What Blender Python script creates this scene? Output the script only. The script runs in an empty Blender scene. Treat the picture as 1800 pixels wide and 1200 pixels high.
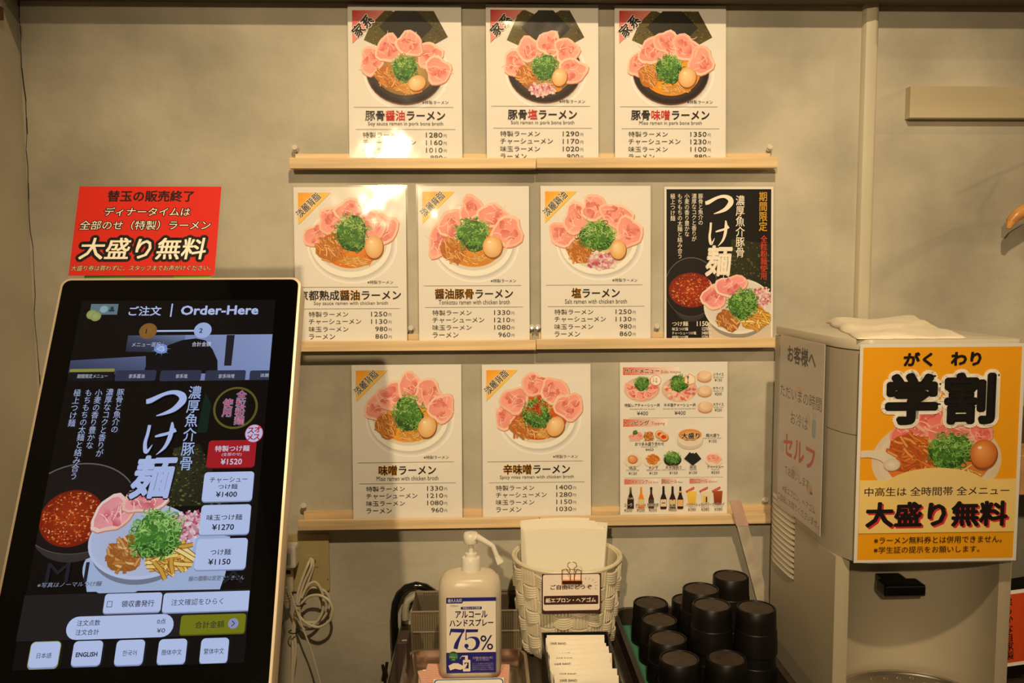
import bpy, bmesh, math, random
from mathutils import Matrix, Vector
from math import sin, cos, pi, radians

sc = bpy.context.scene
COL = sc.collection

# ---------------------------------------------------------------- camera
FPX = 1500.0
_Y = Vector((850-900, 600-475, FPX)).normalized()
_X = Vector((1, .004, 0)); _X = (_X - _X.dot(_Y)*_Y).normalized()
_Yc = Vector((_Y.x, _Y.y, -_Y.z)); _Xc = Vector((_X.x, _X.y, -_X.z)); _Zc = _Xc.cross(_Yc)
M3 = Matrix((_Xc, _Yc, _Zc))            # camera -> world rotation
CAM = Vector((0, -1.64, 1.5))
cd = bpy.data.cameras.new('camera'); cam = bpy.data.objects.new('camera', cd); COL.objects.link(cam)
cd.sensor_width = 36; cd.lens = 36*FPX/1800; cd.clip_start = .02
cam.matrix_world = Matrix.Translation(CAM) @ M3.to_4x4()
sc.camera = cam

def ray(px, py): return M3 @ Vector((px-900, 600-py, -FPX))
def hit(px, py, p0, n):
    d = ray(px, py); t = (Vector(p0)-CAM).dot(n)/d.dot(n); return CAM + d*t
def aty(px, py, y): return hit(px, py, (0, y, 0), Vector((0, 1, 0)))
def atz(px, py, z): return hit(px, py, (0, 0, z), Vector((0, 0, 1)))
def atx(px, py, x): return hit(px, py, (x, 0, 0), Vector((1, 0, 0)))

# ---------------------------------------------------------------- world, lamps, exposure
sc.view_settings.view_transform = 'Standard'; sc.view_settings.look = 'None'
sc.view_settings.gamma = 1; sc.view_settings.use_curve_mapping = False
sc.view_settings.exposure = 0.0
w = bpy.data.worlds.new('world'); sc.world = w; w.use_nodes = True
w.node_tree.nodes['Background'].inputs[0].default_value = (1.0, .70, .40, 1)
w.node_tree.nodes['Background'].inputs[1].default_value = .055
def lamp(name, loc, watts, col, r=.03, target=None, cone=None):
    l = bpy.data.lights.new(name, 'SPOT' if cone else 'POINT'); l.energy = watts; l.color = col; l.shadow_soft_size = r
    o = bpy.data.objects.new(name, l); COL.objects.link(o); o.location = loc
    if cone:
        l.spot_size = radians(cone); l.spot_blend = 1.0
        o.rotation_euler = (Vector(target)-Vector(loc)).to_track_quat('-Z', 'Y').to_euler()
    return o
WARM = (1.0, .74, .43)
lamp('ceiling_spot_or_fill', (-.55, -3.4, 2.42), 225, WARM, .035, (.18, 0, 1.5), 42)
lamp('ceiling_spot_or_fill', (.15, -1.85, 2.95), 160, WARM, .03, (.18, 0, 1.45), 66)
lamp('ceiling_spot_or_fill', (4.4, -1.0, 3.2), 170, (1.0, .68, .36), .03)
lamp('ceiling_spot_or_fill', (-1.1, -1.2, 2.7), 5, (.9, .95, .55), .05)  # added weak greenish fill to tint the left side, no known fixture

# ---------------------------------------------------------------- helpers
def s2l(c):
    return tuple(((v/255)/12.92 if v/255 <= .04045 else ((v/255+.055)/1.055)**2.4) for v in c[:3])
def mat(name, col, rough=.5, metal=0, coat=0, spec=.5, noise=None, bump=None, sss=0, trans=0):
    """col: linear rgb. noise=(scale, amount, detail, stretch xyz) mottles the colour; bump=(scale, distance)"""
    m = bpy.data.materials.new(name); m.use_nodes = True; nt = m.node_tree; b = nt.nodes['Principled BSDF']
    b.inputs['Base Color'].default_value = (*col, 1); b.inputs['Roughness'].default_value = rough
    b.inputs['Metallic'].default_value = metal; b.inputs['Coat Weight'].default_value = coat
    b.inputs['Specular IOR Level'].default_value = spec; b.inputs['Transmission Weight'].default_value = trans
    if sss: b.inputs['Subsurface Weight'].default_value = sss; b.inputs['Subsurface Scale'].default_value = .01
    tc = nt.nodes.new('ShaderNodeTexCoord')
    if noise:
        mp = nt.nodes.new('ShaderNodeMapping'); nt.links.new(tc.outputs['Object'], mp.inputs[0])
        mp.inputs['Scale'].default_value = noise[3] if len(noise) > 3 else (1, 1, 1)
        n = nt.nodes.new('ShaderNodeTexNoise'); n.inputs['Scale'].default_value = noise[0]; n.inputs['Detail'].default_value = noise[2]
        nt.links.new(mp.outputs[0], n.inputs[0])
        r = nt.nodes.new('ShaderNodeMapRange'); r.inputs['From Min'].default_value = .34; r.inputs['From Max'].default_value = .66
        nt.links.new(n.outputs[0], r.inputs[0])
        mx = nt.nodes.new('ShaderNodeMix'); mx.data_type = 'RGBA'; nt.links.new(r.outputs[0], mx.inputs['Factor'])
        a = noise[1]
        mx.inputs['A'].default_value = tuple(v*(1-a) for v in col)+(1,)
        c2 = noise[4] if len(noise) > 4 else tuple(min(1, v*(1+a)) for v in col)
        mx.inputs['B'].default_value = (*c2, 1)
        nt.links.new(mx.outputs['Result'], b.inputs['Base Color'])
    if bump:
        n2 = nt.nodes.new('ShaderNodeTexNoise'); n2.inputs['Scale'].default_value = bump[0]; n2.inputs['Detail'].default_value = 4
        nt.links.new(tc.outputs['Object'], n2.inputs[0])
        bp = nt.nodes.new('ShaderNodeBump'); bp.inputs['Distance'].default_value = bump[1]; bp.inputs['Strength'].default_value = 1
        nt.links.new(n2.outputs[0], bp.inputs['Height']); nt.links.new(bp.outputs[0], b.inputs['Normal'])
    return m

class MB:
    def __init__(s): s.v = []; s.f = []; s.sm = []
    def add(s, vs, fs, smooth=False):
        o = len(s.v); s.v += [Vector(p) for p in vs]; s.f += [tuple(i+o for i in f) for f in fs]; s.sm += [smooth]*len(fs); return s
    def box(s, a, b, M=None):
        (x0, y0, z0), (x1, y1, z1) = a, b
        vs = [Vector(p) for p in ((x0,y0,z0),(x1,y0,z0),(x1,y1,z0),(x0,y1,z0),(x0,y0,z1),(x1,y0,z1),(x1,y1,z1),(x0,y1,z1))]
        if M: vs = [M @ p for p in vs]
        return s.add(vs, [(0,3,2,1),(4,5,6,7),(0,1,5,4),(1,2,6,5),(2,3,7,6),(3,0,4,7)])
    def tube(s, pts, r, seg=8, caps=True, closed=False):
        pts = [Vector(p) for p in pts]; n = len(pts); rs = r if isinstance(r, (list, tuple)) else [r]*n
        vs = []; up = None
        for i, p in enumerate(pts):
            if closed: t = pts[(i+1) % n]-pts[i-1]
            else: t = pts[min(i+1, n-1)]-pts[max(i-1, 0)]
            t.normalize()
            if up is None: up = t.orthogonal().normalized()
            up = (up-up.dot(t)*t).normalized(); side = t.cross(up)
            for k in range(seg):
                a = 2*pi*k/seg; vs.append(p+(up*cos(a)+side*sin(a))*rs[i])
        fs = []
        m = n if closed else n-1
        for i in range(m):
            for k in range(seg):
                a = i*seg+k; b = i*seg+(k+1) % seg; c = ((i+1) % n)*seg+(k+1) % seg; d = ((i+1) % n)*seg+k
                fs.append((a, b, c, d))
        if caps and not closed: fs += [tuple(range(seg))[::-1], tuple(range((n-1)*seg, n*seg))]
        return s.add(vs, fs, True)
    def lathe(s, prof, seg=32, c=(0, 0, 0), closed=False):
        """prof: (r, z) list"""
        vs = []; fs = []; n = len(prof)
        for r, z in prof:
            for k in range(seg):
                a = 2*pi*k/seg; vs.append((c[0]+r*cos(a), c[1]+r*sin(a), c[2]+z))
        for i in range(n-1):
            for k in range(seg):
                fs.append((i*seg+k, i*seg+(k+1) % seg, (i+1)*seg+(k+1) % seg, (i+1)*seg+k))
        if prof[0][0] > 1e-6: fs.append(tuple(range(seg))[::-1])
        if prof[-1][0] > 1e-6: fs.append(tuple(range((n-1)*seg, n*seg)))
        return s.add(vs, fs, True)
    def prism(s, poly, z0, z1, M=None, smooth=False):
        n = len(poly); vs = [Vector((x, y, z0)) for x, y in poly]+[Vector((x, y, z1)) for x, y in poly]
        if M: vs = [M @ p for p in vs]
        fs = [tuple(range(n))[::-1], tuple(range(n, 2*n))]
        s.add(vs, fs)
        o = len(s.v)-2*n
        for i in range(n): s.f.append((o+i, o+(i+1) % n, o+n+(i+1) % n, o+n+i)); s.sm.append(smooth)
        return s
    def loft(s, rings, smooth=True, caps=True):
        n = len(rings[0]); vs = [p for r in rings for p in r]; fs = []
        for i in range(len(rings)-1):
            for k in range(n): fs.append((i*n+k, i*n+(k+1) % n, (i+1)*n+(k+1) % n, (i+1)*n+k))
        if caps: fs += [tuple(range(n))[::-1], tuple(range((len(rings)-1)*n, len(rings)*n))]
        return s.add(vs, fs, smooth)
    def grid(s, fn, nu, nv, smooth=True):
        vs = [fn(i/nu, j/nv) for j in range(nv+1) for i in range(nu+1)]
        fs = [(j*(nu+1)+i, j*(nu+1)+i+1, (j+1)*(nu+1)+i+1, (j+1)*(nu+1)+i) for j in range(nv) for i in range(nu)]
        return s.add(vs, fs, smooth)
    def build(s, name, m, parent=None, world=False, bevel=0, kind=None, sub=0, sharp=35):
        if parent is not None and world:
            Mi = FR[parent.name].inverted(); vs = [Mi @ p for p in s.v]
        else: vs = s.v
        me = bpy.data.meshes.new(name); me.from_pydata([tuple(p) for p in vs], [], s.f); me.update()
        for p, q in zip(me.polygons, s.sm): p.use_smooth = q
        bm = bmesh.new(); bm.from_mesh(me); bmesh.ops.recalc_face_normals(bm, faces=bm.faces)
        if bevel:
            es = [e for e in bm.edges if len(e.link_faces) == 2 and e.calc_face_angle(0) > radians(30)]
            bmesh.ops.bevel(bm, geom=es, offset=bevel, segments=2, affect='EDGES', profile=.6, clamp_overlap=True)
        bm.to_mesh(me); bm.free()
        if any(s.sm): me.set_sharp_from_angle(angle=radians(sharp))
        if m: me.materials.append(m)
        o = bpy.data.objects.new(name, me); COL.objects.link(o)
        if parent is not None: o.parent = parent; FR[o.name] = FR[parent.name]
        if kind: o['kind'] = kind
        return o
FR = {}
def thing(name, label, cat, M=None, group=None, kind=None):
    o = bpy.data.objects.new(name, None); COL.objects.link(o); o.empty_display_size = .02
    if M is None: M = Matrix()
    if not isinstance(M, Matrix): M = Matrix.Translation(Vector(M))
    o.matrix_world = M; FR[o.name] = M.copy()
    if kind: o['kind'] = kind
    else: o['label'] = label; o['category'] = cat
    if group: o['group'] = group
    return o
def copy_tree(o, M, label=None, group=None):
    c = o.copy(); COL.objects.link(c); c.matrix_world = M; FR[c.name] = M.copy()
    if label: c['label'] = label
    if group: c['group'] = group
    for ch in o.children:
        d = ch.copy(); COL.objects.link(d); d.parent = c
        for g in ch.children:
            e = g.copy(); COL.objects.link(e); e.parent = d
    return c
def frame(P0, r, u, n):
    return Matrix(((r.x, u.x, n.x, P0.x), (r.y, u.y, n.y, P0.y), (r.z, u.z, n.z, P0.z), (0, 0, 0, 1)))
def rrect(x0, y0, x1, y1, r, n=5):
    out = []
    for cx, cy, a0 in ((x1-r, y1-r, 0), (x0+r, y1-r, 90), (x0+r, y0+r, 180), (x1-r, y0+r, 270)):
        for k in range(n+1):
            a = radians(a0+90*k/n); out.append((cx+r*cos(a), cy+r*sin(a)))
    return out

# ---------------------------------------------------------------- flat print: shapes and lettering as thin coloured layers
_tc = {}
def glyphs(s, off=0.0, shear=0.0, res=2):
    k = (s, off, shear)
    if k not in _tc:
        c = bpy.data.curves.new('lettering', 'FONT'); c.body = s; c.resolution_u = res; c.offset = off; c.shear = shear
        o = bpy.data.objects.new('lettering', c); me = bpy.data.meshes.new_from_object(o)
        vs = [(v.co.x, v.co.y) for v in me.vertices]; fs = [tuple(p.vertices) for p in me.polygons]
        bpy.data.objects.remove(o); bpy.data.curves.remove(c); bpy.data.meshes.remove(me)
        _tc[k] = (vs, fs)
    return _tc[k]
def clip_poly(pts, cols, x0, y0, x1, y1):
    P = [(p[0], p[1], c) for p, c in zip(pts, cols)]
    for ax, lim, sg in ((0, x0, 1), (0, x1, -1), (1, y0, 1), (1, y1, -1)):
        out = []
        for i in range(len(P)):
            a = P[i-1]; b = P[i]; da = (a[ax]-lim)*sg; db = (b[ax]-lim)*sg
            if (da < 0) != (db < 0):
                t = da/(da-db); out.append((a[0]+(b[0]-a[0])*t, a[1]+(b[1]-a[1])*t, tuple(p+(q-p)*t for p, q in zip(a[2], b[2]))))
            if db >= 0: out.append(b)
        P = out
        if len(P) < 3: return [], []
    return [(p[0], p[1]) for p in P], [p[2] for p in P]
class Art:
    """coordinates: x right, y DOWN in layout units; f maps them to local metres"""
    def __init__(s, f=lambda x, y: (x, -y), scale=1.0, clip=None, sat=1.0):
        s.f = f; s.v = []; s.fc = []; s.c = []; s.h = 1e-5; s.clip = clip; s.step = 1.5e-6
    def poly(s, pts, col, cols=None, step=None):
        cs = [s2l(c) for c in cols] if cols else [s2l(col)]*len(pts)
        if s.clip:
            pts, cs = clip_poly(pts, cs, *s.clip)
            if len(pts) < 3: return
        o = len(s.v)
        for p in pts: u, v = s.f(*p); s.v.append((u, v, s.h))
        s.c += cs; s.fc.append(tuple(range(o, o+len(pts)))); s.h += step or s.step
    def mesh(s, vs, fs, col):
        o = len(s.v); c = s2l(col)
        for p in vs: u, v = s.f(*p); s.v.append((u, v, s.h))
        s.c += [c]*len(vs); s.fc += [tuple(i+o for i in f) for f in fs]; s.h += 3e-6
    def rect(s, x0, y0, x1, y1, col, r=0, cols=None):
        if r: s.poly(rrect(x0, y0, x1, y1, r), col)
        else: s.poly([(x0, y0), (x1, y0), (x1, y1), (x0, y1)], col, cols)
        s.h += 4e-6
    def fan(s, cx, cy, rx, ry, cin, cout, n=36, rot=0, ox=0, oy=0, rings=4, pw=1.0):
        """ellipse with a radial gradient, highlight centre offset (ox, oy) in radius units"""
        def P(k, t):
            a = 2*pi*k/n; x = rx*cos(a)*t+rx*ox*(1-t); y = ry*sin(a)*t+ry*oy*(1-t)
            return (cx+x*cos(rot)-y*sin(rot), cy+x*sin(rot)+y*cos(rot))
        def C(t): t = t**pw; return tuple(a+(b-a)*t for a, b in zip(cin, cout))
        h = s.h
        for i in range(rings):
            t0 = i/rings; t1 = (i+1)/rings
            for k in range(n):
                if i == 0: s.poly([P(0, 0), P(k, t1), P(k+1, t1)], None, [C(0), C(t1), C(t1)], 1e-12)
                else: s.poly([P(k, t0), P(k, t1), P(k+1, t1), P(k+1, t0)], None, [C(t0), C(t1), C(t1), C(t0)], 1e-12)
        s.h = h+6e-6
    def blob(s, cx, cy, rx, ry, col, rot=0, wob=.12, seed=0, n=18, c2=None):
        R = random.Random(seed); ph = [R.uniform(0, 6.28) for _ in range(4)]
        pts = []
        for k in range(n):
            a = 2*pi*k/n; q = 1+wob*(sin(2*a+ph[0])*.5+sin(3*a+ph[1])*.6+sin(5*a+ph[2])*.35)
            x = rx*q*cos(a); y = ry*q*sin(a); pts.append((cx+x*cos(rot)-y*sin(rot), cy+x*sin(rot)+y*cos(rot)))
        if c2: s.poly(pts, None, [tuple(col[i]+(c2[i]-col[i])*(.5+.5*sin(2*pi*k/n+ph[3])) for i in range(3)) for k in range(n)])
        else: s.poly(pts, col)
    def stroke(s, pts, w, col, cols=None, smooth=0):
        if smooth:
            q = []; ws = w if isinstance(w, (list, tuple)) else [w]*len(pts); wq = []
            for i in range(len(pts)-1):
                p0 = pts[max(i-1, 0)]; p1 = pts[i]; p2 = pts[i+1]; p3 = pts[min(i+2, len(pts)-1)]
                for k in range(smooth):
                    t = k/smooth
                    q.append(tuple(.5*(2*p1[j]+(p2[j]-p0[j])*t+(2*p0[j]-5*p1[j]+4*p2[j]-p3[j])*t*t+(3*p1[j]-p0[j]-3*p2[j]+p3[j])*t**3) for j in (0, 1)))
                    wq.append(ws[i]+(ws[i+1]-ws[i])*t)
            q.append(pts[-1]); wq.append(ws[-1]); pts, w = q, wq
        n = len(pts); ws = w if isinstance(w, (list, tuple)) else [w]*n; L = []; R_ = []
        for i, p in enumerate(pts):
            a = pts[max(i-1, 0)]; b = pts[min(i+1, n-1)]; dx, dy = b[0]-a[0], b[1]-a[1]; d = math.hypot(dx, dy) or 1
            nx, ny = -dy/d*ws[i]/2, dx/d*ws[i]/2; L.append((p[0]+nx, p[1]+ny)); R_.append((p[0]-nx, p[1]-ny))
        h = s.h
        for i in range(n-1):
            s.poly([L[i], L[i+1], R_[i+1], R_[i]], col, None, 1e-12)
        s.h = h+s.step
    def text(s, t, box, col, bold=0.0, outline=None, ow=.05, shear=0, rot=None):
        """fit the words' ink to box (x0,y0,x1,y1); rot=(cx,cy,angle) turns the result"""
        x0, y0, x1, y1 = box; vs, fs = glyphs(t, 0, shear)
        ax = min(v[0] for v in vs); bx = max(v[0] for v in vs); ay = min(v[1] for v in vs); by = max(v[1] for v in vs)
        kx = (x1-x0)/(bx-ax); ky = (y1-y0)/(by-ay)
        def T(p):
            x = x0+(p[0]-ax)*kx; y = y1-(p[1]-ay)*ky
            if rot:
                dx, dy = x-rot[0], y-rot[1]; a = rot[2]; x = rot[0]+dx*cos(a)-dy*sin(a); y = rot[1]+dx*sin(a)+dy*cos(a)
            return (x, y)
        s.fat(glyphs(t, 0, shear), T, col, bold, outline, ow)
    def fat(s, g, T, col, bold, outline, ow):
        """thicker strokes and outlines: the same glyph laid down several times round a small circle"""
        def ringdown(rad, c, n):
            h = s.h
            for i in range(n):
                a = 2*pi*(i+.5)/n; s.mesh([T((p[0]+rad*cos(a), p[1]+rad*sin(a))) for p in g[0]], g[1], c); s.h = h+1e-7*i
            s.h = h+2e-6
        if outline: ringdown(bold+ow, outline, 18 if bold+ow > .07 else 8)
        if bold > .025: ringdown(bold, col, 14 if bold > .045 else 8)
        elif bold: ringdown(bold, col, 4)
        s.mesh([T(p) for p in g[0]], g[1], col)
    def cell(s, ch, cx, cy, w, h, col, bold=0, outline=None, ow=.05, shear=0):
        def T(p): return (cx+(p[0]-.5-shear*.35)*w, cy-(p[1]-.38)*h)
        s.fat(glyphs(ch, 0, shear), T, col, bold, outline, ow)
    def vtext(s, t, cx, ytop, ybot, w, col, **k):
        st = (ybot-ytop)/len(t)
        for i, ch in enumerate(t): s.cell(ch, cx, ytop+st*(i+.5), w, min(st*1.05, w*1.15), col, **k)
    def build(s, name, m, parent):
        me = bpy.data.meshes.new(name); me.from_pydata(s.v, [], s.fc); me.update()
        at = me.color_attributes.new('Col', 'FLOAT_COLOR', 'POINT')
        buf = []
        for c in s.c: buf += [c[0], c[1], c[2], 1]
        at.data.foreach_set('color', buf); me.materials.append(m)
        o = bpy.data.objects.new(name, me); COL.objects.link(o); o.parent = parent; FR[o.name] = FR[parent.name]
        return o

def print_mat(name, rough=.55, emit=0, spec=.3):
    m = bpy.data.materials.new(name); m.use_nodes = True; nt = m.node_tree; b = nt.nodes['Principled BSDF']
    a = nt.nodes.new('ShaderNodeVertexColor'); a.layer_name = 'Col'; b.inputs['Roughness'].default_value = rough
    b.inputs['Specular IOR Level'].default_value = spec
    if emit:
        b.inputs['Base Color'].default_value = (.003, .003, .003, 1); nt.links.new(a.outputs[0], b.inputs['Emission Color']); b.inputs['Emission Strength'].default_value = emit
    else: nt.links.new(a.outputs[0], b.inputs['Base Color'])
    return m
M_PRINT = print_mat('printed_ink'); M_SCREEN = print_mat('lit_screen', .06, .72, .35)
def film_mat(rg=.09, name='laminating_film'):
    m = bpy.data.materials.new(name); m.use_nodes = True; nt = m.node_tree; nt.nodes.clear()
    o = nt.nodes.new('ShaderNodeOutputMaterial'); t = nt.nodes.new('ShaderNodeBsdfTransparent'); g = nt.nodes.new('ShaderNodeBsdfGlossy')
    g.inputs['Roughness'].default_value = rg; t.inputs[0].default_value = (.97, .97, .97, 1)
    f = nt.nodes.new('ShaderNodeFresnel'); ge = nt.nodes.new('ShaderNodeNewGeometry'); mr = nt.nodes.new('ShaderNodeMapRange'); mr.inputs['To Min'].default_value = 1.5; mr.inputs['To Max'].default_value = 1/1.5; nt.links.new(ge.outputs['Backfacing'], mr.inputs[0]); nt.links.new(mr.outputs[0], f.inputs[0]); x = nt.nodes.new('ShaderNodeMixShader')
    nt.links.new(f.outputs[0], x.inputs[0]); nt.links.new(t.outputs[0], x.inputs[1]); nt.links.new(g.outputs[0], x.inputs[2]); nt.links.new(x.outputs[0], o.inputs[0])
    return m
M_FILM = film_mat(); M_FILMR = film_mat(.32, 'matt_film')

# food pictures -------------------------------------------------
def chashu(A, cx, cy, rx, ry, rot, seed, fat=(250, 216, 198), meat=(238, 158, 148), deep=(216, 108, 104)):
    R = random.Random(seed); r = max(rx, ry)
    A.blob(cx+r*.03, cy+r*.05, rx*1.02, ry*1.02, (206, 140, 116), rot, .17, seed)
    A.blob(cx, cy, rx, ry, fat, rot, .17, seed, c2=(246, 196, 178))
    A.blob(cx, cy, rx*.86, ry*.8, meat, rot, .2, seed, c2=tuple(min(255, v+16) for v in meat))
    for k in range(5):
        a = R.uniform(0, 6.28); d = R.uniform(.2, .55)
        A.blob(cx+rx*d*cos(a), cy+ry*d*sin(a), rx*R.uniform(.18, .36), ry*R.uniform(.14, .3), deep, R.uniform(0, 3), .25, seed+5+k, 12, c2=meat)
    for k in range(5):
        a = R.uniform(0, 6.28); x, y = cx+rx*.5*cos(a*2+k), cy+ry*.5*sin(a*2+k); pts = [(x, y)]
        for j in range(3):
            x += rx*.26*cos(a); y += ry*.26*sin(a); a += R.uniform(-.7, .7); pts.append((x, y))
        A.stroke(pts, [r*.03, r*.055, r*.045, r*.02], (252, 214, 200), smooth=3)
    for k in range(9):
        a = R.uniform(0, 6.28); d = R.random()*.75; A.blob(cx+rx*d*cos(a), cy+ry*d*sin(a), r*R.uniform(.02, .05), r*R.uniform(.015, .03), (255, 232, 222), a, .2, k, 6)
def scallion(A, cx, cy, rx, ry, seed, n=230, warm=0):
    R = random.Random(seed)
    A.blob(cx, cy+ry*.06, rx*.88, ry*.9, (40, 80, 30), 0, .13, seed, 24)
    A.blob(cx, cy-ry*.1, rx*.78, ry*.72, (72, 126, 48), 0, .16, seed+1, 24)
    pal = [(60, 118, 44), (86, 148, 58), (116, 174, 76), (146, 194, 100), (186, 216, 134), (46, 92, 36), (70, 128, 52)]
    for k in range(n):
        a = R.uniform(0, 6.28); d = R.random()**.55*1.04; x = cx+rx*d*cos(a); y = cy+ry*d*sin(a); l = rx*R.uniform(.12, .3); b = R.uniform(0, 6.28)
        lit = 1 if y < cy-ry*.05 else 0
        c = pal[min(6, R.choice([0, 1, 2, 3, 4, 3] if lit else [0, 1, 5, 6, 2, 3]))]
        if k % 5 == 0:
            q = [(x+l*.5*cos(t*.9), y+l*.42*sin(t*.9)) for t in range(8)]
            A.stroke(q, rx*.042, c)
        else:
            t = R.uniform(.5, 1.4)
            A.stroke([(x, y), (x+l*.5*cos(b), y+l*.5*sin(b)), (x+l*.5*cos(b)+l*.5*cos(b+t), y+l*.5*sin(b)+l*.5*sin(b+t))], [rx*.035, rx*.065, rx*.025], c)
def strips(A, cx, cy, rx, ry, seed, n=60, pal=((230, 164, 86), (216, 142, 64), (242, 190, 118), (196, 118, 50)), wd=.09, ang=.9, base=(190, 116, 48), ln=.75):
    R = random.Random(seed); A.blob(cx, cy, rx*.9, ry*.9, base, 0, .15, seed, 20)
    for k in range(n):
        a = R.uniform(0, 6.28); d = R.random()**.6*.8; x = cx+rx*d*cos(a); y = cy+ry*d*sin(a); b = ang+R.gauss(0, .55); l = rx*R.uniform(ln*.6, ln); t = R.uniform(-.6, .6)
        p = [(x-l*.5*cos(b), y-l*.5*sin(b)), (x+l*.08*cos(b+pi/2)*t, y+l*.08*t), (x+l*.5*cos(b+t), y+l*.5*sin(b+t))]
        A.stroke(p, rx*wd*1.5, (158, 92, 40)); A.stroke(p, rx*wd, R.choice(pal))
def onion(A, cx, cy, rx, ry, seed, n=85):
    R = random.Random(seed)
    A.blob(cx, cy, rx*.9, ry*.85, (206, 140, 156), 0, .15, seed, 18)
    for k in range(n):
        a = R.uniform(0, 6.28); d = R.random()**.55; x = cx+rx*d*cos(a); y = cy+ry*d*sin(a); w = rx*R.uniform(.06, .12); h = w*R.uniform(.6, 1.1); b = R.uniform(0, 3)
        q = [(x+cos(b)*w*i-sin(b)*h*j, y+sin(b)*w*i+cos(b)*h*j) for i, j in ((-1, -1), (1, -1), (1, 1), (-1, 1))]
        c = R.choice([(250, 226, 228), (246, 206, 214), (238, 180, 196), (212, 92, 130), (252, 240, 236)]); A.poly(q, None, [c, c, tuple(v*.86 for v in c), tuple(v*.86 for v in c)])
def egg(A, cx, cy, rx, ry, rot=0, c=((250, 224, 176), (226, 172, 108))):
    A.fan(cx+rx*.06, cy+ry*.1, rx*1.05, ry*1.05, (150, 92, 44), (150, 92, 44), rings=1, rot=rot)
    A.fan(cx, cy, rx, ry, c[0], c[1], rot=rot, ox=-.25, oy=-.3, pw=1.5)
    A.blob(cx-rx*.3, cy-ry*.42, rx*.16, ry*.1, (255, 246, 222), rot, .1, 3, 10)
def shadow(A, cx, cy, rx, ry, bg=(255, 255, 255), k=.66):
    d = tuple(v*k for v in bg); n = 40; h = A.h
    for i in range(5):
        t0, t1 = .86+.05*i, .86+.05*(i+1); c0 = tuple(d[j]+(bg[j]-d[j])*min(1, i/5)**1 for j in range(3)); c1 = tuple(d[j]+(bg[j]-d[j])*((i+1)/5) for j in range(3))
        for q in range(n):
            a, b = 2*pi*q/n, 2*pi*(q+1)/n
            A.poly([(cx+rx*t0*cos(a), cy+ry*t0*sin(a)), (cx+rx*t1*cos(a), cy+ry*t1*sin(a)), (cx+rx*t1*cos(b), cy+ry*t1*sin(b)), (cx+rx*t0*cos(b), cy+ry*t0*sin(b))], None, [c0, c1, c1, c0], 1e-12)
    A.h = h+5e-6
def nori(A, cx, cy, s, rots, seed):
    R = random.Random(seed)
    for i, (dx, dy, rt) in enumerate(rots):
        x, y = cx+dx*s, cy+dy*s
        q = [(x+s*.62*(cos(rt)*a-sin(rt)*b), y+s*.62*(sin(rt)*a+cos(rt)*b)) for a, b in ((-1, -1), (1, -1), (1, 1), (-1, 1))]
        c = ((84, 78, 36), (80, 74, 34), (36, 34, 26))[i % 3]; A.poly(q, None, [c, tuple(v*.7 for v in c), c, tuple(v*1.2 for v in c)])
        for k in range(150):
            a, b = R.uniform(-.96, .96), R.uniform(-.96, .96); px, py = x+s*.62*(cos(rt)*a-sin(rt)*b), y+s*.62*(sin(rt)*a+cos(rt)*b); e = s*R.uniform(.012, .035)
            A.poly([(px-e, py), (px, py-e*.7), (px+e, py+e*.3), (px, py+e*.8)], R.choice([(112, 100, 44), (58, 54, 28), (140, 122, 56), (40, 38, 24)] if i < 2 else [(52, 48, 32), (28, 28, 22), (44, 40, 28)]))
def speckle(A, cx, cy, rx, ry, n, pal, seed, e0, e1):
    R = random.Random(seed)
    for k in range(n):
        a = R.uniform(0, 6.28); d = R.random()**.5*.95; A.blob(cx+rx*d*cos(a), cy+ry*d*sin(a), R.uniform(e0, e1), R.uniform(e0, e1)*.8, R.choice(pal), 0, .2, seed+k, 7)
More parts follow.
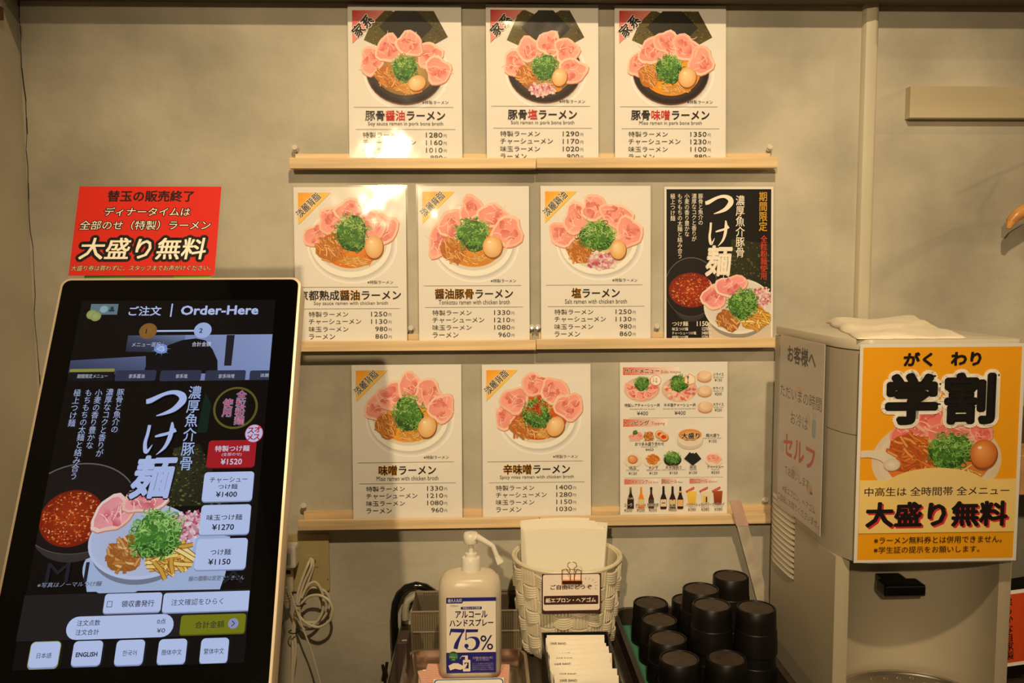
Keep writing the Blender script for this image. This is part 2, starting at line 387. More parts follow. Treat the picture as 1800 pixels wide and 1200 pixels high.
def ramen(A, cx, cy, R, ry, dark=False, soup=((238, 160, 50), (222, 120, 30)), slices=(), onions=None, eggp=(.5, .17, .2, .24, 0), sca=(-.04, -.18, .42, .42), men=(-.45, .3, .34, .32), spicy=False, seed=1, norip=None, fatc=None):
    shadow(A, cx+R*.035, cy+ry*.045, R*.985, ry*1.0)
    if norip:
        oc = A.clip; A.clip = (0, .05, 1, 1.4); nori(A, cx+norip[0]*R, cy+norip[1]*R, norip[2]*R, ((-.55, .10, .42), (.55, .06, -.5), (.02, -.02, .80)), seed); A.clip = oc
    if dark:
        A.fan(cx, cy, R, ry, (120, 66, 36), (120, 66, 36), rings=1); A.fan(cx, cy-ry*.02, R*.985, ry*.985, (52, 38, 34), (30, 22, 22), rings=3)
        A.fan(cx, cy-ry*.02, R*.86, ry*.84, (42, 28, 22), (60, 42, 34), rings=2)
    else:
        A.fan(cx, cy+ry*.02, R, ry, (226, 226, 222), (206, 208, 204), rings=2); A.fan(cx, cy, R*.985, ry*.98, (240, 240, 234), (248, 249, 244), rings=3)
        A.fan(cx, cy-ry*.02, R*.88, ry*.84, (232, 226, 212), (222, 220, 208), rings=2)
    A.fan(cx, cy-ry*.04, R*.78, ry*.76, soup[0], soup[1], rings=3)
    speckle(A, cx, cy, R*.72, ry*.7, 70, [soup[0], tuple(min(255, v+25) for v in soup[0]), tuple(v*.85 for v in soup[1])], seed, R*.012, R*.035)
    strips(A, cx+R*.1, cy+ry*.52, R*.42, ry*.16, seed+9, 34, ((240, 196, 110), (226, 170, 80), (248, 214, 140)), .045, .15, (214, 140, 50), .5)
    for i, (x, y, rx_, ry_, rt) in enumerate(slices):
        kw = dict(fat=fatc) if fatc else {}
        chashu(A, cx+x*R, cy+y*R, rx_*R, ry_*R, rt, seed*7+i*3, **kw)
    strips(A, cx+men[0]*R, cy+men[1]*R, men[2]*R, men[3]*R, seed+3)
    if onions: onion(A, cx+onions[0]*R, cy+onions[1]*R, onions[2]*R, onions[3]*R, seed+4)
    scallion(A, cx+sca[0]*R, cy+sca[1]*R, sca[2]*R, sca[3]*R, seed+5)
    egg(A, cx+eggp[0]*R, cy+eggp[1]*R, eggp[2]*R, eggp[3]*R, eggp[4])
    if spicy:
        Q = random.Random(seed)
        for k in range(46):
            a = Q.uniform(0, 6.28); d = Q.random()*.2*R; x = cx+sca[0]*R+d*cos(a)*1.4; y = cy+(sca[1]-.2)*R+d*sin(a); b = Q.uniform(0, 3.1)
            A.stroke([(x, y), (x+R*.08*cos(b), y+R*.08*sin(b)), (x+R*.13*cos(b+.6), y+R*.13*sin(b+.6))], R*.016, Q.choice([(196, 42, 20), (168, 28, 16), (222, 74, 30)]))
def brush_tsu(A, x0, y0, x1, y1, col, g=0):
    X = lambda a, b: (x0+(x1-x0)*a, y0+(y1-y0)*b); w = x1-x0
    A.stroke([X(0, .42), X(.12, .38), X(.45, .14), (X(.72, .07)), X(.93, .2), X(.96, .42), X(.78, .72), X(.55, .88), X(.32, .98)], [w*(q+g) for q in (.13, .15, .1, .12, .19, .2, .15, .09, .02)], col, smooth=5)
def brush_ke(A, x0, y0, x1, y1, col, g=0):
    X = lambda a, b: (x0+(x1-x0)*a, y0+(y1-y0)*b); w = x1-x0
    A.stroke([X(.12, .08), X(.1, .35), X(.06, .62), X(.1, .86), X(.16, .9), X(.3, .68)], [w*(q+g) for q in (.1, .1, .11, .13, .1, .01)], col, smooth=4)
    A.stroke([X(.34, .44), X(.5, .4), X(.75, .34), X(.97, .24)], [w*(q+g) for q in (.05, .1, .1, .14)], col, smooth=4)
    A.stroke([X(.82, .0), X(.84, .2), X(.8, .5), X(.68, .78), X(.45, 1.0)], [w*(q+g) for q in (.05, .14, .14, .1, .01)], col, smooth=4)
def big_title(A, b1, b2, b3, col, edge=None):
    if edge:
        brush_tsu(A, *b1, edge, .06); brush_ke(A, *b2, edge, .06)
    brush_tsu(A, *b1, col); brush_ke(A, *b2, col)
    A.text('麺', b3, col, .035, edge, .035, shear=.12)

# ---------------------------------------------------------------- materials
M_WALL = mat('plaster', (.445, .425, .355), .75, noise=(4.0, .24, 9, (1, 1, 1)), bump=(30, .002), spec=.25)
M_SIDE = mat('side_plaster', (.49, .465, .38), .6, noise=(3, .12, 6), bump=(20, .001), spec=.3)
M_DARK = mat('dark_gap', (.03, .025, .02), .9)
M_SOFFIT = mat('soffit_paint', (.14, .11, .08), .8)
M_COLUMN = mat('painted_cover', (.52, .49, .38), .5, noise=(3, .08, 5))
M_WOOD = mat('pine', (.70, .53, .31), .5, noise=(9, .2, 6, (.35, 6, 9)), spec=.4)
M_BOARD = mat('painted_board', (.50, .44, .30), .55, noise=(6, .08, 5, (.3, 4, 4)))
M_PAPER = mat('paper', (.84, .83, .80), .7, spec=.2)
M_WHITEP = mat('white_plastic', (.78, .76, .70), .35)
M_CREAM = mat('cream_plastic', (.68, .62, .47), .45)
M_CLEAR = mat('clear_plastic', (.90, .88, .80), .08, trans=.45)
M_COUNTER = mat('counter_laminate', (.035, .024, .018), .35, noise=(12, .3, 4, (1, 8, 1)))
M_BLACK = mat('black_plastic', (.012, .010, .009), .28)
M_FLOOR = mat('floor_tile', (.12, .10, .08), .5, noise=(4, .2, 4))
M_METAL = mat('steel', (.62, .58, .52), .28, metal=1)

# ---------------------------------------------------------------- the setting
def struct(name, mb, m, **k):
    o = mb.build(name, m, **k); o['kind'] = 'structure'; return o
CZ = atz  # alias kept short
ZC = aty(1090, 1090, 0).z          # counter top height, where it meets the wall
XL = aty(46, 300, 0).x             # left corner of the back wall
zs = aty(900, 7, 0).z              # underside of the soffit
struct('wall_back', MB().box((XL, 0, 0), (5.2, .12, 3.3)), M_WALL)
wl = struct('wall_left', MB().box((XL-.12, -4.2, 0), (XL, .12, 3.3)), M_SIDE)
R = random.Random(4)
zz = [zs - i*.03 for i in range(0, 34)]; mbk = MB()
pp = [(XL+.0012+R.uniform(-.001, .0045), z) for z in zz]
for i in range(len(pp)-1):
    (x0, z0), (x1, z1) = pp[i], pp[i+1]; w0 = R.choice([.0008, .0012, .002]); mbk.add([(x0, -.0006, z0), (x0+w0, -.0006, z0), (x1+w0, -.0006, z1), (x1, -.0006, z1), (x0, .0, z0), (x0+w0, 0, z0), (x1+w0, 0, z1), (x1, 0, z1)], [(0, 1, 2, 3), (0, 4, 5, 1), (3, 2, 6, 7), (0, 3, 7, 4), (1, 5, 6, 2)])

struct('wall_crack', mbk, M_DARK)  # jagged dark strip drawn for the crack in the wall corner
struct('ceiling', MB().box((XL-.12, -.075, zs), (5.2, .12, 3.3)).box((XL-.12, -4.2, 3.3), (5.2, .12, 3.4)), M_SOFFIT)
struct('floor', MB().box((XL-.12, -4.2, -.1), (5.2, .12, 0)), M_FLOOR)
# rounded upright cover between the two wall bays
xc0 = aty(1507, 300, 0).x; xc1 = aty(1532, 300, 0).x
poly = [(xc0, .002), (xc0, -.006), (xc0+.004, -.013)] + [(xc1-.010+.010*cos(a), -.008-.010*sin(a)) for a in [radians(q) for q in (90, 67, 45, 22, 0)]] + [(xc1, .002)]
struct('trim_2', MB().prism(poly[::-1], .0, zs, smooth=True), M_COLUMN)
# counter
ct = thing('counter', 'long dark brown counter running along the back wall under everything', 'counter', (.7, -.4, 0))
XK = aty(706, 1090, 0).x
MB().box((XK, -.62, ZC-.04), (2.15, -.0005, ZC)).build('countertop', M_COUNTER, ct, world=True, bevel=.002)
MB().box((XK+.01, -.56, 0), (2.15, -.02, ZC-.041)).build('cabinet', M_COUNTER, ct, world=True)
MB().box((XK-.0025, -.62, ZC-.012), (XK-.0002, -.01, ZC+.001)).build('metal_edging', M_METAL, ct, world=True)

# ---------------------------------------------------------------- picture ledges
def pushpin(x, z, y, label, s=1.0):
    t = thing('push_pin', label, 'push pin', (x, y, z), group='clear push pins above the ledge boards')
    m = MB().lathe([(0, .0), (.0045, .0), (.005, .0015), (.0028, .003), (.0026, .007), (.0052, .0085), (.0056, .0095), (.005, .0105), (0, .0108)], 14)
    m.v = [Matrix.Rotation(radians(90-25), 3, 'X') @ v for v in m.v]; m.build('grip', M_CLEAR, t)
    MB().tube([(0, 0, 0), (0, .007, .0032)], .0005, 6).build('needle', M_METAL, t)
LEDGE = []
def ledge(px0, px1, py_bot, name_lab, sag=0):
    a = aty(px0, py_bot, -.034); b = aty(px1, py_bot, -.034); z = (a.z+b.z)/2
    t = thing('picture_ledge', name_lab, 'shelf', ((a.x+b.x)/2, 0, z), group='pale pine picture ledges in three rows')
    L = b.x-a.x; h = .0192
    MB().box((-L/2, -.034, 0), (L/2, -.026, h)).build('front_lip', M_WOOD, t, bevel=.0008)
    MB().box((-L/2, -.0258, .0005), (L/2, -.0085, .008)).build('bottom_board', M_WOOD, t)
    MB().box((-L/2+.006, -.0083, .0005), (L/2-.006, -.0002, .030)).build('back_board', M_WOOD, t, bevel=.0006)
    return z
e = .4
z1 = ledge(508.5, 942.3, 295.8, 'pine picture ledge, left half of the top row, under the first dark bowl menus')
ledge(943.2, 1367, 294.8, 'pine picture ledge, right half of the top row, jointed at the middle')
z2 = ledge(508.5, 942.0, 616.5, 'pine picture ledge in the middle row running behind the kiosk edge')
ledge(943.0, 1367, 612.3, 'pine picture ledge in the middle row reaching behind the water dispenser')
z3 = ledge(523.8, 948.0, 929.3, 'pine picture ledge in the bottom row above the sanitizer pump')
ledge(948.8, 1378, 922.5, 'pine picture ledge in the bottom row under the side menu poster')
for px, py, lb in ((520, 264, 'clear push pin at the left end of the top ledge'), (1350, 263, 'clear push pin at the right end of the top ledge'),
                   (723, 579, 'clear push pin between the first two middle row menus'), (935, 577, 'clear push pin at the middle ledge joint, left one of the pair'), (945, 577, 'clear push pin at the middle ledge joint, right one of the pair'),
                   (1153, 576, 'clear push pin beside the black dipping noodle poster'), (535, 889, 'clear push pin at the left end of the bottom ledge'), (1343, 879, 'clear push pin at the right end of the bottom ledge near the dispenser')):
    p = aty(px, py, -.004); pushpin(p.x, p.z, -.006, lb)

# ---------------------------------------------------------------- menu posters
PW, PH = .210, .297
def film_sheet(parent, w, h, b, off, seed, amp=.0011, name='laminate_film'):
    R = random.Random(seed); ph = [R.uniform(0, 6.28) for _ in range(6)]
    def fn(s, t):
        x = -b+(w+2*b)*s; y = b-(h+b)*t
        e_ = min(s, 1-s, t, 1-t)*6; e_ = min(1, max(0, e_))
        d = amp*e_*(.5+.25*sin(9*s+ph[0]+3*t)+.25*sin(13*t+ph[1]-4*s)+.10*sin(31*t+11*s+ph[2])+.10*sin(27*s-17*t+ph[3])+.05*sin(52*s+30*t+ph[4])+.04*sin(60*t-22*s+ph[5]))
        return (x, y, off+d)
    return MB().grid(fn, 40, 56).build(name, M_FILM, parent)
SH = {}
def poster(px_l, px_r, py_top, label, ledge_z, cat='poster', name='menu_poster', group='laminated menus standing on the ledges'):
    """a laminated A4 sheet leaning from the ledge to the wall"""
    c = aty((px_l+px_r)/2, py_top, -.006)
    top = Vector((c.x, -.006, c.z)); dz = c.z-(ledge_z+.0115); dz = min(dz, PH-.0005)
    dy = math.sqrt(max(0, PH*PH-dz*dz)); dy = min(dy, .015); lean = math.asin(dy/PH)
    u = Vector((0, sin(lean), cos(lean))); r = Vector((1, 0, 0)); n = Vector((0, -cos(lean), sin(lean)))
    P0 = Vector((c.x-PW/2, -.0015-.0045, 0)) ; P0.z = c.z
    t = thing(name, label, cat, frame(P0, r, u, n), group)
    SH[t.name] = min(PH, (c.z-(ledge_z+.0092))/cos(lean)); MB().box((0, -SH[t.name], -.0003), (PW, 0, .0)).build('paper_sheet', M_PAPER, t)
    return t
ORANGE = ((246, 166, 30), (250, 206, 90))
def layout(t, seed, tri, tritext, title, hi, hicol, sub, prices, bowl, rows=('特製ラーメン', 'チャーシューメン', '味玉ラーメン', 'ラーメン')):
    """coordinates in sheet widths, origin at the sheet's top left"""
    A = Art(lambda x, y: (x*PW, -y*PW), clip=(.0, .0, 1, SH[t.name]/PW))
    bowl(A)
    ty = .05
    A.poly([(.040, ty), (.33, ty), (.040, ty+.287)], None, [tri[0], tri[1], tri[1]]); A.h += 5e-6
    k = .13
    if tritext == '家系':
        A.text(tritext, (.03, .135, .235, .235), (20, 16, 16), .03, (255, 250, 245), .05, rot=(.1325, .185, -.78))
    else:
        A.text(tritext, (.0, .122, .262, .198), (24, 24, 24), .012, (255, 250, 240), .045, rot=(.131, .160, -.785))
    A.text('※特製ラーメン', (.65, .836, .88, .868), (40, 40, 40))
    A.rect(.045, .893, .925, .896, (120, 118, 112)); A.rect(.06, 1.087, .94, 1.09, (120, 118, 112))
    # title with the highlighted characters
    n = len(title); x0, x1 = .5-n*.0445+.0, .5+n*.0445
    if n > 9: x0, x1 = .03, .955
    st = (x1-x0)/n
    for i, ch in enumerate(title):
        on = ch in hi; kan = ord(ch) > 0x3100
        A.cell(ch, x0+st*(i+.5), .968, st*1.0, .094, hicol if (on and hicol[0] > 150) else (26, 24, 24), .022, (232, 170, 40) if (on and hicol[0] <= 150) else None, .03)
    w = min(.86, len(sub)*.0195)
    A.text(sub, (.5-w/2, 1.022, .5+w/2, 1.063), (66, 62, 58))
    for i, (rw, pr) in enumerate(zip(rows, prices)):
        y = 1.138+i*.0670; x1_ = {'特製ラーメン': .475, 'チャーシューメン': .59, '味玉ラーメン': .475, 'ラーメン': .355, }[rw]
        A.text(rw, (.122, y-.024, x1_, y+.024), (34, 32, 32))
        A.text(pr, (.825-len(pr)*.0365, y-.021, .825, y+.021), (34, 32, 32)); A.text('円', (.835, y-.006, .862, y+.021), (110, 106, 100))
    o = A.build('printed_artwork', M_PRINT, t)
    film_sheet(t, PW, SH[t.name], .0035, max(.0009, A.h+.0003), seed)
RED = ((206, 30, 36), (240, 150, 140)); HR = (206, 36, 30); HO = (34, 28, 20)
BR = ((216, 190, 130), (150, 110, 60))
S_top1 = ((-.86, -.25, .3, .36, .2), (.62, -.4, .3, .38, .5), (-.42, -.56, .33, .36, -.2), (.12, -.68, .38, .3, .3), (.84, -.02, .34, .36, .6))
S_top2 = ((-.82, -.18, .3, .36, -.3), (-.38, -.55, .36, .36, .1), (.12, -.72, .32, .36, .7), (.6, -.52, .36, .34, .3), (.76, .0, .33, .4, 1.2))
S_top3 = ((-.85, -.18, .28, .34, .5), (-.5, -.53, .34, .36, .2), (-.1, -.75, .33, .33, .1), (.38, -.62, .36, .34, .5), (.78, -.28, .36, .36, .9))
S_mid1 = ((-.8, -.18, .33, .34, .1), (-.46, -.56, .36, .32, -.3), (.05, -.74, .44, .34, .1), (.78, -.34, .34, .42, .4), (.5, -.42, .36, .36, .5))
S_mid2 = ((-.86, -.02, .3, .42, .3), (-.5, -.42, .36, .42, -.2), (-.05, -.76, .34, .38, .2), (.5, -.62, .42, .34, .3), (.84, -.25, .36, .44, .6))
S_mid3 = ((-.88, -.18, .36, .34, .5), (-.56, -.55, .34, .4, .3), (-.1, -.82, .36, .32, .1), (.46, -.62, .42, .32, .2), (.76, -.22, .38, .36, .7))
S_bot1 = ((-.8, -.26, .3, .32, .6), (-.42, -.56, .38, .36, -.2), (.06, -.78, .36, .34, .3), (.5, -.6, .38, .36, .5), (.82, -.24, .3, .4, .2))
S_bot2 = ((-.86, .0, .26, .36, .2), (-.62, -.42, .38, .36, .3), (-.06, -.82, .38, .32, .4), (.42, -.66, .38, .34, .8), (.8, -.24, .36, .4, -.4))
def bw(cx, cy, R, ry, **k): return lambda A: ramen(A, cx, cy, R, ry, **k)
tp = 'laminated white menu with a dark bowl and nori, '
P = []
t = poster(611, 811, 9, tp+'leftmost of the top row', z1); layout(t, 1, RED, '家系', '豚骨醤油ラーメン', '醤油', HR, 'Soy sauce ramen in pork bone broth', ('1280', '1160', '1010', '890'),
    bw(.50, .575, .345, .30, dark=True, soup=BR, slices=S_top1, eggp=(.3, .31, .23, .19, -.4), sca=(-.02, -.06, .33, .33), men=(-.44, .14, .34, .3), seed=11, norip=(.02, -1.10, .78)))
t = poster(854.2, 1051.6, 8, 'laminated white menu with a dark bowl topped with red onion, middle of the top row', z1); layout(t, 2, RED, '家系', '豚骨塩ラーメン', '塩', HR, 'Solt ramen in pork bone broth', ('1290', '1170', '1020', '900'),
    bw(.52, .58, .33, .29, dark=True, soup=BR, slices=S_top2, eggp=(.4, .18, .2, .24, .3), sca=(.0, -.1, .35, .36), men=(-.5, .14, .3, .28), onions=(-.08, .52, .36, .2), seed=12, norip=(.02, -1.12, .76)))
t = poster(1081, 1276, 10, tp+'rightmost of the top row', z1); layout(t, 3, RED, '家系', '豚骨味噌ラーメン', '味噌', HR, 'Miso ramen in pork bone broth', ('1350', '1230', '1100', '980'),
    bw(.505, .585, .345, .295, dark=True, soup=((240, 176, 50), (232, 150, 30)), slices=S_top3, eggp=(.42, .14, .23, .26, .2), sca=(-.05, -.06, .36, .38), men=(-.55, .1, .32, .34), seed=13, norip=(.02, -1.12, .76)))
tp = 'laminated white menu with a white bowl, '
t = poster(515.2, 714, 328.7, tp+'first of the middle row beside the kiosk', z2); layout(t, 4, ORANGE, '淡麗背脂', '京都熟成醤油ラーメン', '醤油', HO, 'Soy sauce ramen with chicken broth', ('1250', '1130', '980', '860'),
    bw(.505, .50, .368, .315, slices=S_mid1, eggp=(.56, .09, .22, .28, 0), sca=(.04, -.24, .42, .46), men=(-.5, .12, .36, .38), seed=14))
t = poster(733, 931.5, 327, tp+'second of the middle row, glare on its corner', z2); layout(t, 5, ORANGE, '淡麗背脂', '醤油豚骨ラーメン', '醤油豚骨', HO, 'Tonkotsu ramen with chicken broth', ('1330', '1210', '1080', '960'),
    bw(.50, .50, .362, .315, slices=S_mid2, eggp=(.46, .12, .24, .27, 0), sca=(-.02, -.18, .42, .42), men=(-.5, .22, .34, .34), soup=((232, 160, 60), (226, 140, 50)), seed=15))
t = poster(949, 1145, 326.5, tp+'third of the middle row, topped with red onion', z2); layout(t, 6, ORANGE, '淡麗鶏油', '塩ラーメン', '塩', HO, 'Salt ramen with chicken broth', ('1250', '1130', '980', '860'),
    bw(.525, .495, .362, .31, slices=S_mid3, eggp=(.49, .22, .2, .24, 0), sca=(-.03, -.12, .45, .38), men=(-.45, .28, .36, .3), onions=(.1, .5, .4, .23), soup=((232, 214, 160), (222, 196, 130)), seed=16))
t = poster(616.3, 812.5, 640.8, tp+'first of the bottom row over yellow broth', z3); layout(t, 7, ORANGE, '淡麗背脂', '味噌ラーメン', '味噌', HO, 'Miso ramen with chicken broth', ('1330', '1210', '1080', '960'),
    bw(.515, .49, .368, .31, slices=S_bot1, eggp=(.46, .22, .22, .27, .3), sca=(.0, -.12, .4, .46), men=(-.55, .2, .3, .34), soup=((242, 176, 60), (238, 160, 44)), seed=17))
t = poster(846.7, 1038.8, 640, tp+'second of the bottom row with red chilli threads', z3); layout(t, 8, ORANGE, '淡麗背脂', '辛味噌ラーメン', '辛味噌', HO, 'Spicy miso ramen with chicken broth', ('1400', '1280', '1150', '1030'),
    bw(.515, .475, .352, .31, slices=S_bot2, eggp=(.45, .28, .22, .27, .5), sca=(-.03, -.06, .4, .4), men=(-.36, .32, .4, .3), soup=((226, 110, 40), (208, 76, 22)), spicy=True, seed=18))

# ---- dipping noodle art shared by the black poster and the kiosk screen
def dipping(A, d, w, sl, sc_, on, me_, no, nr, seed, ws=(236, 234, 230)):
    """d: dark bowl (cx,cy,R,ry, soup cx,cy,R,ry); w: white bowl; lists of centres and radii"""
    cx, cy, R, ry, sx, sy, sr, sry = d
    A.fan(cx, cy+ry*.42, R*.72, ry*.75, (78, 70, 70), (54, 48, 50), rings=2)
    A.fan(cx, cy, R, ry, (104, 98, 100), (104, 98, 100), rings=1, n=48); A.fan(cx, cy+ry*.01, R*.98, ry*.98, (34, 26, 26), (26, 20, 22), rings=2, n=48)
    A.fan(sx, sy, sr, sry, (176, 60, 22), (128, 34, 14), rings=4)
    speckle(A, sx, sy, sr*.97, sry*.96, 420, [(206, 84, 32), (224, 120, 52), (156, 44, 18), (186, 66, 26), (236, 168, 96), (120, 30, 12)], seed, sr*.012, sr*.045)
    q, r_, s_ = nr; A.poly(q, None, [(52, 56, 32), (30, 34, 24), (24, 28, 22), (44, 46, 26)][:len(q)])
    Rn = random.Random(seed)
    for k in range(260):
        a = Rn.random(); b = Rn.random(); x = (q[0][0]*(1-a)+q[1][0]*a)*(1-b)+(q[3][0]*(1-a)+q[2][0]*a)*b; y = (q[0][1]*(1-a)+q[1][1]*a)*(1-b)+(q[3][1]*(1-a)+q[2][1]*a)*b; e = s_*Rn.uniform(.2, 1)
        A.poly([(x-e, y), (x, y-e*.6), (x+e, y), (x, y+e*.8)], Rn.choice([(90, 92, 44), (58, 64, 36), (24, 28, 20), (110, 104, 56)]))
    cx, cy, R, ry = w
    A.fan(cx, cy+ry*.14, R*.93, ry*.99, tuple(v*.72 for v in ws), tuple(v*.62 for v in ws), rings=2, n=48)
    A.fan(cx, cy, R, ry, ws, ws, rings=1, n=48); A.fan(cx, cy-ry*.02, R*.95, ry*.93, tuple(v*.9 for v in ws), tuple(v*.96 for v in ws), rings=2, n=48)
    for i, s in enumerate(sl): chashu(A, *s, seed+i*5, fat=(246, 222, 214), meat=(236, 150, 156), deep=(214, 92, 110))
    onion(A, *on, seed+1, 120)
    strips(A, *no, seed+2, 54, ((244, 214, 120), (230, 190, 84), (250, 228, 150), (214, 168, 66)), .13, .5, (200, 150, 50), .9)
    strips(A, *me_, seed+3, 60, ((214, 158, 92), (196, 132, 62), (232, 186, 126), (176, 106, 46)), .12, .8, (160, 100, 40), .7)
    scallion(A, *sc_, seed+4, 300)
COLS = ('豚骨と魚介の', '濃厚なコクと香りが', '小麦の香り豊かな', 'もちもちの太麺と絡み合う', '極上つけ麺')

# ---- black poster (layout measured in units of 1/690 sheet width, shifted)
t = poster(1167, 1360.5, 328, 'laminated black dipping noodle poster with white brush lettering', z2)
kx = 1/703.0
A = Art(lambda x, y: ((x-866)*kx*PW, -(y-66)*kx*PW), clip=(880, 82, 1556, 1066))
W_ = (250, 244, 232)
A.rect(880, 82, 1556, 66+SH[t.name]/PW*703, (16, 13, 13)); A.h += 2e-5
# white tablecloth corner and dishes
A.poly([(1145, 940), (1200, 880), (1556, 800), (1556, 1066), (1160, 1066)], (214, 204, 190)); A.h += 1e-5
dipping(A, (1040, 705, 172, 190, 1040, 725, 146, 112), (1345, 830, 225, 178), [(1190, 765, 78, 92, .3), (1295, 700, 100, 74, -.2)], (1372, 815, 98, 96), (1495, 775, 72, 66), (1282, 920, 86, 76), (1455, 910, 100, 80), ([(1300, 400), (1556, 430), (1556, 770), (1270, 700)], 0, 9), 40)
A.h += 2e-5
big_title(A, (1128, 120, 1298, 242), (1148, 282, 1284, 446), (1132, 446, 1300, 632), W_)
A.vtext('濃厚魚介豚骨', 1353, 122, 518, 60, W_, bold=.01)
A.vtext('期間限定', 1501, 98, 352, 56, (214, 166, 52), bold=.02)
A.vtext('全粒粉麺使用', 1507, 378, 660, 44, (206, 66, 48), bold=.02)
for s_, x, y0, y1 in zip(COLS, (1098, 1056, 1010, 965, 919), (110,)*5, (312, 415, 385, 525, 285)): A.vtext(s_, x, y0, y1, 33, W_)
for s_, pr, x1_, y0, y1, px0 in (('つけ麺', '1150', 1018, 925, 955, 1075), ('味玉つけ麺', '1270', 1018, 963, 984, 1108), ('チャーシューつけ麺', '1400', 1070, 990, 1010, 1108), ('特製つけ麺', '1520', 1018, 1016, 1036, 1108)):
    A.text(s_, (915, y0, x1_, y1), W_, .01); A.text(pr, (px0, y0, 1146, y1), W_, .02); A.text('円', (1152, y0+6, 1168, y1), W_)
A.build('printed_artwork', M_PRINT, t); film_sheet(t, PW, SH[t.name], .0035, A.h+.0003, 9, .0016)

# ---- side menu poster
t = poster(1088, 1280.6, 636, 'laminated side menu crowded with small dishes, bottles and glasses', z3)
kx = 1/745.0
A = Art(lambda x, y: ((x-70)*kx*PW, -(y-62)*kx*PW)); K_ = (30, 28, 28); G_ = (90, 86, 80)
def band(x0, y0, x1, y1):
    A.rect(x0, y0, x1, y1, None, cols=[(232, 92, 42), (255, 244, 236), (255, 244, 236), (232, 92, 42)])
band(92, 97, 480, 150); band(93, 454, 400, 506); band(100, 869, 330, 905); band(358, 869, 480, 905); band(553, 869, 740, 905)
A.text('サイドメニュー', (100, 106, 342, 140), K_, .02, (255, 255, 255), .05); A.text('Side menu', (353, 118, 488, 140), G_)
A.text('トッピング', (105, 463, 272, 498), K_, .02, (255, 255, 255), .05); A.text('Topping', (288, 474, 380, 500), G_)
A.text('ソフトドリンク', (104, 874, 262, 901), K_, .01, (255, 255, 255), .04); A.text('Soft drink', (266, 884, 334, 900), G_)
A.text('瓶ビール', (368, 874, 468, 901), K_, .01, (255, 255, 255), .04); A.text('Beer', (474, 886, 508, 900), G_)
A.text('アルコール', (558, 874, 678, 901), K_, .01, (255, 255, 255), .04); A.text('Alcohol', (686, 884, 744, 900), G_)
A.rect(130, 446, 788, 448, (110, 106, 100)); A.rect(100, 860, 788, 862, (110, 106, 100))
for cx, kind in ((222, 0), (482, 1)):
    A.fan(cx, 250, 124, 86, (240, 226, 214), (222, 196, 178), rings=2); 
    if kind == 0:
        for i, (x, y) in enumerate(((150, 240), (170, 280), (222, 292), (280, 276), (302, 236))): chashu(A, x, y, 50, 32, .5-.25*i, 60+i, deep=(200, 50, 50))
    else:
        R = random.Random(8)
        for k in range(90):
            a = R.uniform(0, 6.28); d = R.random()**.5; x = cx+112*d*cos(a); y = 256+68*d*sin(a); A.blob(x, y, 15, 11, R.choice([(240, 150, 140), (250, 196, 180), (226, 112, 110), (252, 214, 196)]), a, .3, k, 7)
    scallion(A, cx+(0 if kind == 0 else -4), 210, 56 if kind == 0 else 70, 50 if kind == 0 else 60, 61+kind, 150)
A.fan(317, 188, 38, 36, (214, 60, 40), (214, 60, 40), rings=1); A.fan(317, 188, 35, 33, (255, 250, 240), (255, 250, 240), rings=1)
A.vtext('いち押し', 302, 160, 214, 14, (60, 30, 20)); A.vtext('定番', 322, 168, 206, 15, (60, 30, 20))
A.poly([(516, 165), (554, 142), (591, 165), (591, 208), (554, 222), (516, 208)], (226, 150, 90)); A.poly([(520, 168), (554, 147), (587, 168), (587, 205), (554, 217), (520, 205)], (252, 238, 218)); A.h += 1e-5
A.vtext('激うま', 540, 158, 212, 17, (60, 30, 20), bold=.03)
A.text('特製レアチャーシュー丼', (102, 346, 346, 370), K_, .01); A.text('Rice bowl with char siu pork', (140, 379, 312, 391), G_); A.text('¥400', (188, 399, 264, 427), K_)
A.text('ネギ塩チャーシュー丼', (374, 346, 594, 370), K_, .01); A.text('Rice bowl with char siu pork and green onion', (370, 379, 594, 391), G_); A.text('¥400', (448, 399, 524, 427), K_)
for (cx, cy, jp, en, pr, y) in ((654, 160, '小ライス', 'Small rice', '¥150', 138), (656, 262, '中ライス', 'Regular rice', '¥200', 234), (660, 372, '大ライス', 'Large rice', '¥250', 345)):
    A.blob(cx, cy+14, 50, 32, (206, 150, 112), 0, .04, 2, 24); A.fan(cx, cy, 53, 36, (246, 224, 196), (226, 190, 156), rings=2); A.blob(cx+4, cy-10, 36, 30, (248, 226, 200), 0, .08, cy, 20, c2=(240, 206, 172)); A.h += 1e-5
    A.text(jp, (715, y, 788, y+22), K_, .01); A.text(en, (718, y+25, 786, y+36), G_); A.text(pr, (726, y+40, 776, y+60), K_)
